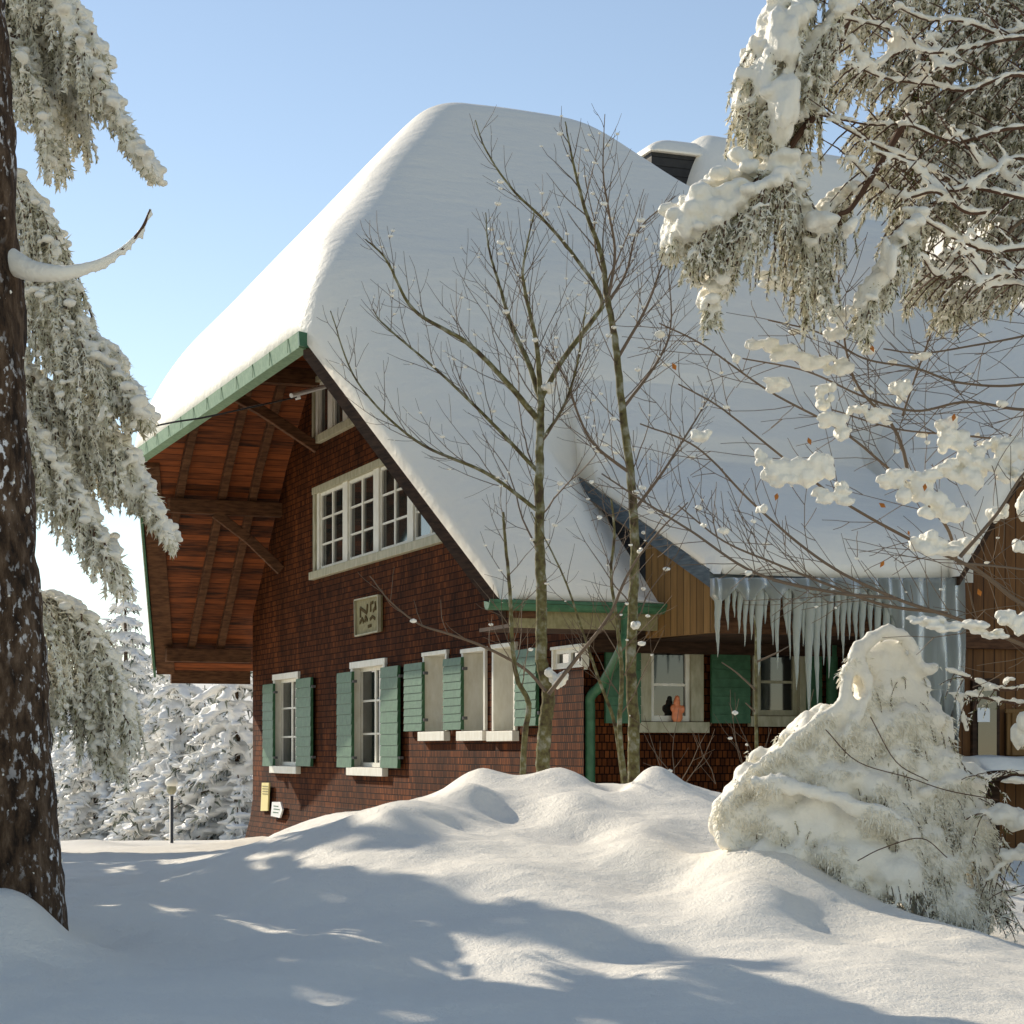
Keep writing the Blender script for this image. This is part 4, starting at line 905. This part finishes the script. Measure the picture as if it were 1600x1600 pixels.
for (a, b_, c, d_) in [(1650, 60, 1320, 30), (1650, 200, 1280, 180), (1650, 260, 1370, 240), (1640, 320, 1300, 190), (1650, 380, 1420, 330), (1640, 130, 1330, 100), (1650, 20, 1400, 10), (1600, 420, 1440, 400), (1650, 300, 1490, 200), (1550, 330, 1330, 250), (1500, 100, 1330, 60), (1640, 450, 1500, 380)]:
    P = [px(a, b_, RY + .1), *[px(a + (c - a) * v_ + random.gauss(0, 8), b_ + (d_ - b_) * v_ + 22 * math.sin(v_ * 3.1) + random.gauss(0, 13), RY + random.gauss(0, .05)) for v_ in (.2, .4, .6, .8)], px(c, d_, RY - .15)]; Cc = curve(P, 7); f.limb.tube(Cc, list(np.linspace(.013, .004, len(Cc))), 4)
    for i, p in enumerate(Cc):
        for _ in range(2): q = random.uniform(.010, .024); f.C.append(p + np.array([random.gauss(0, .012), 0, .012])); f.R.append((q * 1.6, q, q * .8))
        if i % 2 == 0:
            dd = np.array([-.7, random.gauss(0, .3), random.choice((-.7, .6))]); L_ = random.uniform(.12, .3); e = p + dd * L_; f.limb.tube([p, (p + e) / 2 + np.array([0, 0, .015]), e], [.006, .005, .003], 3)
            for v_ in np.linspace(.1, 1, 7): q = random.uniform(.007, .014); f.C.append(p + dd * L_ * v_ + np.array([0, 0, .008])); f.R.append((q * 1.4, q, q))
for a in [(1155, 248, RY - .2, 56, 40), (1225, 60, RY - .2, 60, 110, 26), (1195, 120, RY - .2, 40, 100, 18), (1250, 20, RY - .2, 70, 70), (1100, 325, RY - .3, 80, 70, 22), (1070, 355, RY - .3, 40, 50), (1150, 300, RY - .3, 80, 40, 16),
          (1225, 165, RY - .25, 50, 110, 20), (1330, 355, RY - .4, 30, 32), (1318, 165, RY - .3, 22, 18), (1390, 400, RY - .3, 30, 80, 14), (1280, 345, RY - .2, 70, 36, 14), (1400, 60, RY, 30, 30), (1180, 70, RY - .1, 30, 50)]: f.lump(*a)
for y_ in (-200, 20, 200, 380): f.drape([(1930, y_), (1850, y_ + 20), (1770, y_ + 60), (1690, y_ + 110)], RY + .9, lin(.5, .4), 70, **gl)
trk = MB(); trk.tube([px(1950, 1500, RY + 1.2), px(1930, 600, RY + 1.2), px(1900, -600, RY + 1.2)], [.3, .27, .2], 14)
for (xa, ya, xb, yb) in ((1345, -60, 1900, -260), (1660, 0, 1915, -100), (1680, 180, 1925, 60), (1700, 330, 1930, 230)): f.limb.tube(curve([px(xa, ya, RY + .3), px((xa + xb) / 2, (ya + yb) / 2 + 20, RY + .8), px(xb, yb, RY + 1.2)], 6), list(np.linspace(.03, .05, 13)), 6)
root = f.finish('spruce', 'dense frosted spruce boughs filling the upper right corner', tuple(px(1950, 1480, RY + 1.2)), voxel=.012)
trk.v = [v - np.array(root.location) for v in trk.v]; trk.build('trunk', M['bark'], root, True)

# ------------------------------------------------------------ beech with snow clumps reaching in from the right
b = Bare(); BY = 11.6
mains = [([(1760, 1120), (1660, 1040), (1580, 1000), (1500, 968), (1400, 935), (1290, 880), (1180, 790), (1090, 700), (1000, 662)], .019, 20),
         ([(1700, 985), (1600, 945), (1540, 900), (1495, 875), (1440, 852), (1330, 792), (1240, 728), (1130, 640), (1060, 600)], .019, 20),
         ([(1495, 878), (1480, 825), (1440, 780), (1380, 725), (1310, 670), (1200, 610), (1100, 540), (1030, 505)], .012, 18),
         ([(1420, 745), (1410, 700), (1392, 662), (1345, 610), (1325, 560), (1313, 480), (1310, 430)], .013, 14),
         ([(1400, 935), (1300, 925), (1180, 895), (1080, 830), (1000, 780), (940, 740)], .012, 20),
         ([(1480, 958), (1380, 945), (1290, 912), (1210, 880), (1130, 845), (1060, 790)], .012, 20),
         ([(1680, 630), (1600, 640), (1510, 628), (1430, 642), (1350, 620), (1260, 580), (1160, 560)], .012, 20),
         ([(1700, 560), (1600, 600), (1500, 598), (1430, 575), (1350, 560), (1280, 520), (1200, 500)], .010, 18),
         ([(1700, 500), (1600, 525), (1520, 540), (1440, 552), (1380, 545)], .009, 12),
         ([(1700, 700), (1600, 690), (1500, 680), (1400, 670), (1300, 640)], .009, 14),
         ([(1410, 650), (1430, 590), (1455, 520), (1470, 470)], .008, 8),
         ([(1640, 330), (1590, 350), (1555, 395), (1530, 420), (1480, 437), (1440, 430)], .014, 0),
         ([(1495, 880), (1560, 885), (1640, 895)], .01, 4),
         ([(1500, 870), (1560, 800), (1600, 740), (1660, 690)], .014, 10)]
for i, (pl, r, k) in enumerate(mains):
    pl = ([(1778, pl[0][1] + 55)] + pl) if pl[0][0] > 1650 else pl; P = polyline(pl, BY + random.uniform(-.4, .4)); P[0][1] = BY if pl[0][0] == 1778 else P[0][1]; Cc = b.stem(P, r * .85, .004, b.tw, 6)
    n_ = len(Cc)
    for j in range(k):
        u = .15 + .83 * (j + random.random()) / k; q = min(int(u * (n_ - 1)), n_ - 2); T = Cc[q + 1] - Cc[q]; T /= np.linalg.norm(T)
        sgn = random.choice((-1, 1)); pn = np.cross(T, (0, 1, 0)) * sgn; a = random.uniform(.35, .75)
        b.branch(Cc[q], T * math.cos(a) + pn * math.sin(a) + np.array([0, random.gauss(0, .25), 0]), random.uniform(.25, .75) * (1.1 - .4 * u), .0036, 1, 1.0, .1)
sn = []
for (x, y, wx, wz) in [(1215, 738, 60, 50), (1250, 735, 70, 60), (1280, 725, 40, 50), (1195, 715, 26, 30), (1300, 775, 60, 28), (1316, 762, 22, 26), (1190, 540, 50, 30), (1230, 552, 60, 28), (1270, 565, 60, 26), (1310, 572, 44, 36), (1210, 437, 60, 30), (1240, 430, 30, 24),
                       (1312, 490, 34, 36), (1308, 520, 36, 26), (1213, 600, 40, 22), (1290, 612, 28, 30), (1285, 632, 22, 22), (1300, 655, 40, 30), (1318, 678, 26, 22), (1407, 602, 34, 34), (1412, 618, 18, 24), (1375, 650, 44, 26), (1095, 680, 30, 22), (1190, 796, 18, 18),
                       (1395, 745, 50, 40), (1430, 765, 50, 44), (1465, 790, 56, 44), (1490, 800, 44, 36), (1445, 745, 60, 24), (1480, 730, 44, 34), (1510, 715, 50, 36), (1490, 690, 50, 44), (1520, 740, 50, 46), (1555, 720, 56, 40), (1585, 700, 50, 44), (1580, 740, 40, 30), (1555, 695, 40, 30), (1480, 660, 40, 30), (1480, 672, 30, 30),
                       (1440, 845, 40, 40), (1470, 855, 60, 30), (1500, 858, 40, 22), (1515, 850, 26, 22), (1445, 970, 60, 20), (1480, 980, 60, 18), (1520, 975, 44, 20), (1550, 990, 50, 18), (1600, 790, 30, 50), (1560, 800, 30, 30), (1600, 850, 30, 30), (1575, 965, 40, 30), (1600, 975, 40, 40), (1335, 640, 20, 14), (1345, 640, 20, 14), (1150, 560, 12, 12), (1100, 820, 10, 10), (1440, 555, 30, 14), (1360, 548, 20, 10), (1570, 345, 40, 12), (1540, 415, 50, 14)]:
    sn.append((x, y, BY - .05, wx, wz))
rt = b.finish('beech_tree', 'bare beech reaching in from the right with fluffy snow clumps and a few orange leaves', 'tree', tuple(px(1760, 1400, BY)), None, sn, ns=.12)
trk = MB(); L = np.array(rt.location); trk.tube(curve([px(1790, 1500, BY) - L, px(1780, 1150, BY) - L, px(1765, 700, BY) - L, px(1755, 200, BY) - L, px(1740, -300, BY) - L, px(1730, -900, BY) - L], 6), list(np.linspace(.11, .015, 31)), 10); trk.build('main_trunk', M['stem'], rt, True)
for (x, y) in [(1378, 882), (1378, 789), (1213, 777), (1053, 572), (1420, 833), (1445, 762), (1265, 690), (1363, 545), (1530, 925), (1490, 653)]:
    c = px(x, y, BY - .15) - L; m = MB(); v = [c + np.array([random.gauss(0, .022), random.gauss(0, .012), random.gauss(0, .022)]) for _ in range(3)]
    u_ = Vector((random.gauss(0, 1), random.gauss(0, .4), random.gauss(0, 1))).normalized() * .022; w_ = Vector((u_.z, .006, -u_.x)) * .6
    cc = Vector(c); m.add([cc - u_, cc - w_ * .9 , cc + u_ * .3 - w_, cc + u_ * 1.2, cc + w_ + u_ * .3, cc + w_ * .9, cc + Vector((0, -.006, 0))], [(0, 1, 6), (1, 2, 6), (2, 3, 6), (3, 4, 6), (4, 5, 6), (5, 0, 6), (5, 4, 3, 2, 1, 0)]) 
    m.build('leaf', M['leaf'], rt)

# ------------------------------------------------------------ snowed-over bush on the right
def inside(P, x, y):
    c = False; j = len(P) - 1
    for i in range(len(P)):
        if (P[i][1] > y) != (P[j][1] > y) and x < (P[j][0] - P[i][0]) * (y - P[i][1]) / (P[j][1] - P[i][1]) + P[i][0]: c = not c
        j = i
    return c
poly = [(1390, 975), (1355, 1000), (1322, 1035), (1312, 1095), (1270, 1125), (1225, 1165), (1180, 1200), (1140, 1240), (1120, 1290), (1150, 1345), (1230, 1375), (1330, 1400), (1440, 1420), (1540, 1450), (1555, 1390), (1540, 1320), (1520, 1230), (1490, 1160), (1462, 1110), (1452, 1060), (1430, 1010)]
HY = 13.2; f = Frost()
def bush_y(x, y):                                   # the lower it is, the nearer it bulges
    return HY - .55 * max(0, (y - 1000) / 420) - .25 * math.sin((x - 1120) / 430 * math.pi)
n_in = 0
while n_in < 900:
    x, y = random.uniform(1110, 1570), random.uniform(970, 1455)
    if not inside(poly, x, y): continue
    if x > 1370 and y > 1140 and random.random() < .45: n_in += 1; continue
    n_in += 1; q = random.uniform(.06, .13) * (1 if y > 1120 else .5); c = px(x, y, bush_y(x, y) + random.uniform(.0, .35)); f.C.append(c); f.R.append((q, q, q * random.uniform(.8, 1.3)))
neck = [(1388, 1000), (1362, 1020), (1345, 1060), (1338, 1110), (1310, 1160), (1470, 1160), (1440, 1100), (1425, 1050), (1408, 1015)]; n_in = 0
while n_in < 130:
    x, y = random.uniform(1305, 1475), random.uniform(995, 1165)
    if inside(neck, x, y): n_in += 1; q = random.uniform(.075, .115); f.C.append(px(x, y, bush_y(x, y) + random.uniform(.05, .2))); f.R.append((q, q, q * random.uniform(.8, 1.2)))
# ridges of heavier snow running down the shoulders
def ridge(pl, r, k=5, dy=-.08):
    C = curve([px(x, y, bush_y(x, y) + dy) for x, y in pl], k)
    for p in C:
        for _ in range(2): q = r * random.uniform(.75, 1.2); f.C.append(p + RNG.normal(size=3) * r * .25); f.R.append((q, q, q))
ridge([(1385, 985), (1345, 1010), (1325, 1050), (1320, 1095), (1270, 1135), (1215, 1180), (1165, 1220), (1130, 1265)], .042, 12)
ridge([(1390, 985), (1420, 1000), (1440, 1040), (1460, 1045)], .036, 8); ridge([(1350, 1040), (1358, 1080), (1340, 1120), (1320, 1150)], .035, 8)
ridge([(1440, 1240), (1480, 1225), (1515, 1215)], .035, 8); ridge([(1180, 1220), (1240, 1230), (1310, 1250), (1380, 1280), (1410, 1290)], .05, 8, -.2)
ridge([(1330, 1255), (1370, 1262), (1400, 1278)], .03, 6, -.25); ridge([(1455, 1075), (1500, 1085), (1525, 1078)], .018, 8); ridge([(1500, 1090), (1505, 1120), (1510, 1140)], .02, 6)
for _ in range(1500):                                # frosted twig tips breaking through
    x, y = random.uniform(1180, 1565), random.uniform(1050, 1450)
    if not inside(poly, x, y) or (x < 1380 and random.random() < .88) or (y < 1160 and random.random() < .7): continue
    f.twig(px(x, y, bush_y(x, y) - .02), (random.gauss(.2, .4), -.5, random.gauss(-.4, .3)), random.uniform(.07, .2), 1.6, .028, .009, .16, .8, .6, .003)
for _ in range(60):
    y = random.uniform(1180, 1440); x = 1500 + (y - 1180) * .22; f.twig(px(x, y, bush_y(x, y) + .05), (random.uniform(.4, 1), -.2, random.gauss(-.2, .4)), random.uniform(.12, .3), .8, .04, .011, .3, .5, .6, .004)
for pl in ([(1290, 1140), (1340, 1190), (1420, 1215), (1480, 1235), (1560, 1250)], [(1360, 1120), (1400, 1190), (1450, 1220)], [(1480, 1340), (1440, 1310), (1380, 1325), (1340, 1345)]):
    f.limb.tube(curve([px(x, y, bush_y(x, y) - .22) for x, y in pl], 6), .0032, 4)
root = f.finish('snowy_bush', 'bush bent under a tall lumpy heap of snow right of the bank', tuple(px(1340, 1400, HY)), voxel=.02, cat='bush', rough=.035, smooth_it=6)

sn = [c for c in root.children if c.name.startswith('snow')][0].data; nv = len(sn.vertices)
co_ = np.empty(nv * 3, np.float32); no_ = np.empty(nv * 3, np.float32); sn.vertices.foreach_get('co', co_); sn.vertices.foreach_get('normal', no_); co_ = co_.reshape(-1, 3); no_ = no_.reshape(-1, 3)
pick = np.where((no_[:, 2] < .45) & (no_[:, 1] < .3))[0]; pick = RNG.choice(pick, min(26000, len(pick) * 2)); Pw = co_[pick] + RNG.normal(size=(len(pick), 3)) * .012
mk = np.array([noise.noise(Vector(p * 2.6)) + .35 * noise.noise(Vector(p * 9)) for p in Pw.astype(float)]) + (Pw[:, 0] - .0) * .22 - (Pw[:, 2] - 1.0) * .18
keep = mk > .10; Pw = Pw[keep]; Nw = no_[pick][keep]; D = Nw * .55 + np.array([.1, 0, -.75]) + RNG.normal(size=Pw.shape) * .35; D /= np.linalg.norm(D, axis=1)[:, None]
m = MB(); m.spikes(Pw, D, RNG.uniform(.018, .055, len(Pw)), RNG.uniform(.006, .013, len(Pw))); tag(m.build('hoar_frost', M['hoar'], root), kind='stuff')

# small snowy twigs at the right edge
f = Frost(); QY = 12.6
for pl in ([(1680, 1090), (1620, 1075), (1560, 1078), (1520, 1062), (1480, 1048)], [(1690, 1120), (1630, 1105), (1560, 1095), (1510, 1085)], [(1690, 1230), (1630, 1215), (1580, 1210), (1540, 1218)], [(1690, 1290), (1620, 1275), (1560, 1280), (1535, 1270)], [(1690, 1360), (1620, 1335), (1570, 1350), (1540, 1380)], [(1700, 1420), (1630, 1390), (1580, 1400)]):
    Cc = curve([px(x, y, QY) for x, y in pl], 10); f.limb.tube(Cc, list(np.linspace(.014, .004, len(Cc))), 5)
    for i, p in enumerate(Cc):
        if random.random() < .75: q = random.uniform(.010, .028); f.C.append(p + np.array([0, 0, .012])); f.R.append((q * 1.5, q, q * .8))
        if i % 4 == 1: f.twig(p, (-.6, random.gauss(0, .3), random.choice((-.7, .5))), random.uniform(.12, .28), .5, .035, .01, .35, .4, .6, .004)
for a in [(1563, 1270, QY, 46, 40), (1590, 1285, QY, 40, 50), (1575, 1335, QY, 50, 26), (1600, 1330, QY, 30, 30), (1595, 1140, QY, 30, 70), (1590, 1220, QY, 60, 18), (1545, 1075, QY, 20, 14), (1575, 1062, QY, 16, 14)]: f.lump(*a)
f.finish('shrub', 'snow-dabbed leafless twigs crossing in front of the wing door at the right edge', tuple(px(1700, 1440, QY)), voxel=.011, cat='shrub')

# ------------------------------------------------------------ conifers behind and beside the house
def conifer(name, label, loc, H, R, seed, dens=1.0, group=None, green=.35, sp=.30, build=True):
    random.seed(seed); rs = np.random.default_rng(seed); f = Frost(); base = np.array(loc); nl = int(H / .42)
    tm_ = MB(); tm_.tube([base + np.array([0, 0, -.5]), base + np.array([.05, 0, H * .5]), base + np.array([0, 0, H])], [.03 * H * .6, .012 * H, .01], 8)
    for li in range(nl):
        u = (li + .5) / nl; z = H * (.06 + .94 * u); rl = R * (1 - u) ** .8 + .12; k = int(5 + 5 * (1 - u)); a0 = random.random() * 6.28
        for j in range(k):
            a = a0 + j * 6.283 / k + random.gauss(0, .18); L = rl * random.uniform(.75, 1.15); d = np.array([math.cos(a), math.sin(a), 0]); n_ = 7; P = []
            for q in range(n_): v_ = q / (n_ - 1); P.append(base + np.array([0, 0, z]) + d * L * v_ + np.array([0, 0, -.55 * L * v_ ** 1.5 + .08 * L * v_]))
            P = np.array(P); f.limb.tube(P, np.linspace(.025, .008, n_), 4, False)
            for q in range(1, n_):
                v_ = q / (n_ - 1); w_ = L * .22 * (1.15 - v_) + .05; sz = .10 + .05 * L * (1 - v_ * .4)
                for _ in range(2): f.C.append(P[q] + np.array([random.gauss(0, w_ * .4), random.gauss(0, w_ * .4), sz * .1])); f.R.append((sz * random.uniform(.8, 1.5), sz * random.uniform(.8, 1.5), sz * random.uniform(.35, .6)))
            kk = int(26 * dens * (L + .3)); v_ = rs.random(kk) ** .7; i = np.minimum((v_ * (n_ - 1)).astype(int), n_ - 2); q_ = P[i] + (P[i + 1] - P[i]) * (v_ * (n_ - 1) - i)[:, None]
            D = np.array([d[0] * .5, d[1] * .5, -.5])[None] + rs.normal(size=(kk, 3)) * .45; D /= np.linalg.norm(D, axis=1)[:, None]; gm = rs.random(kk) < green
            q_ = q_ + rs.normal(size=(kk, 3)) * .05; Ls = sp * rs.uniform(.5, 1.2, kk)
            f.frost.spikes(q_[~gm], D[~gm], Ls[~gm], .09 * rs.uniform(.6, 1.3, (~gm).sum())); f.needle.spikes(q_[gm] - np.array([0, 0, .03]), D[gm], Ls[gm], .06 * rs.uniform(.6, 1.3, gm.sum()))
    root = empty(name, loc); tag(root, label, 'tree', group); Lc = base
    for mb_, nm, mt in ((tm_, 'trunk', M['bark']), (f.limb, 'branches', M['limb']), (f.frost, 'foliage', M['far_snow']), (f.needle, 'needles', M['far_needle'])):
        if mb_.v: mb_.v = [v - Lc for v in mb_.v]; mb_.build(nm, mt, root)
    tag(blobs('snow', np.array(f.C) - Lc, np.array(f.R), M['far_snow'], .05, root, 1, .03, 2), kind='stuff')
    return root
def gp(x, Y): X = (x - 800) / F * Y; return (X, Y, float(gz(np.array([X]), np.array([Y]))[0]))
GB = 'snow-laden conifers in the gap between trunk and house'
cA = conifer('snowy_conifer', 'snowy spruce with bare dark middle stem standing behind the lamp post', gp(278, 46), 4.7, 1.9, 21, group=GB)
cB = conifer('snowy_conifer', 'broad white conifer tucked against the lower left wall of the house', gp(368, 44), 4.6, 1.9, 22, group=GB)
cC = conifer('snowy_conifer', 'tall slender white spruce rising highest in the gap left of the roof', gp(195, 54), 7.2, 1.9, 23, group=GB)
def copy_tree(o, loc, rz, sc, label, group=None):
    c = o.copy(); COL.objects.link(c); c.location = loc; c.rotation_euler = (0, 0, rz); c.scale = (sc, sc, sc); c['label'] = label
    if group: c['group'] = group
    elif 'group' in c: del c['group']
    for ch in o.children: d = ch.copy(); COL.objects.link(d); d.parent = c
    return c
copy_tree(cA, gp(150, 50), 2.1, .85, 'low rounded snowy conifer right of the dark trunk', GB)
copy_tree(cB, gp(110, 58), 1.0, 1.0, 'snowy conifer half hidden by the hanging boughs beside the trunk', GB)
copy_tree(cC, gp(250, 66), 4.0, .9, 'pale distant conifer behind the slender white spruce', GB)
copy_tree(cC, gp(350, 62), 3.0, .72, 'pale conifer tip showing under the overhanging eave', GB)
copy_tree(cB, gp(320, 58), 5.0, 1.05, 'white conifer between the lamp post spruce and the house', GB)
copy_tree(cB, gp(225, 49), 2.6, .72, 'small bushy white conifer left of the lamp post', GB)
# tall spruces outside the picture on the left: the wood the sun shines through
GD = 'distant conifers beyond the open snow field'
for k_, (x_, y_) in enumerate([(-14, 62), (-19, 70), (-24, 66), (-30, 80), (-36, 74), (-43, 90), (-12, 78), (16, 80), (24, 74), (33, 84)]):
    copy_tree((cA, cB, cC)[k_ % 3], (x_, y_, float(gz(np.array([x_]), np.array([y_]))[0])), k_ * 1.3, 1.1 + .12 * (k_ % 4), 'distant snowy conifer beyond the open snow field', GD)
GL = 'tall spruces left of the picture'
big = conifer('tall_spruce', 'snowy spruce left of the picture, second from the viewer', (-6.8, 18.6, .3), 6.6, 1.8, 31, dens=.5, group=GL)
copy_tree(big, (-5.75, 14.9, .4), 1.0, .82, 'smallest snowy spruce, left of the picture beside the dark trunk', GL)
copy_tree(big, (-5.8, 13.3, .4), .5, .85, 'snowy spruce at the near end of the left wood, beside the viewer', GL)
copy_tree(big, (-7.9, 21.9, .2), 2.0, 1.0, 'middle snowy spruce of the left wood', GL)
copy_tree(big, (-7.6, 24.2, .2), 4.4, .80, 'low snowy spruce near the back of the left wood', GL)
copy_tree(big, (-8.2, 26.9, .2), 3.2, 1.12, 'tallest snowy spruce at the back of the left wood', GL)

# lamp post
Lp = gp(268, 38); lamp = empty('garden_lamp', Lp); tag(lamp, 'thin garden lamp post with a snow-capped globe standing left of the house', 'lamp')
zg2 = px(268, 1243, 38)[2] - Lp[2]
m = MB(); m.tube([(0, 0, -.3), (0, 0, zg2)], .035, 8); m.build('post', M['metal'], lamp, True)
blobs('globe', [(0, 0, zg2 + .12)], [(.10, .10, .12)], M['cream'], .03, lamp, 2)
blobs('snow', [(0, 0, zg2 + .24), (.02, 0, zg2 + .29)], [(.13, .13, .10), (.09, .09, .08)], M['clump_snow'], .03, lamp, 2)
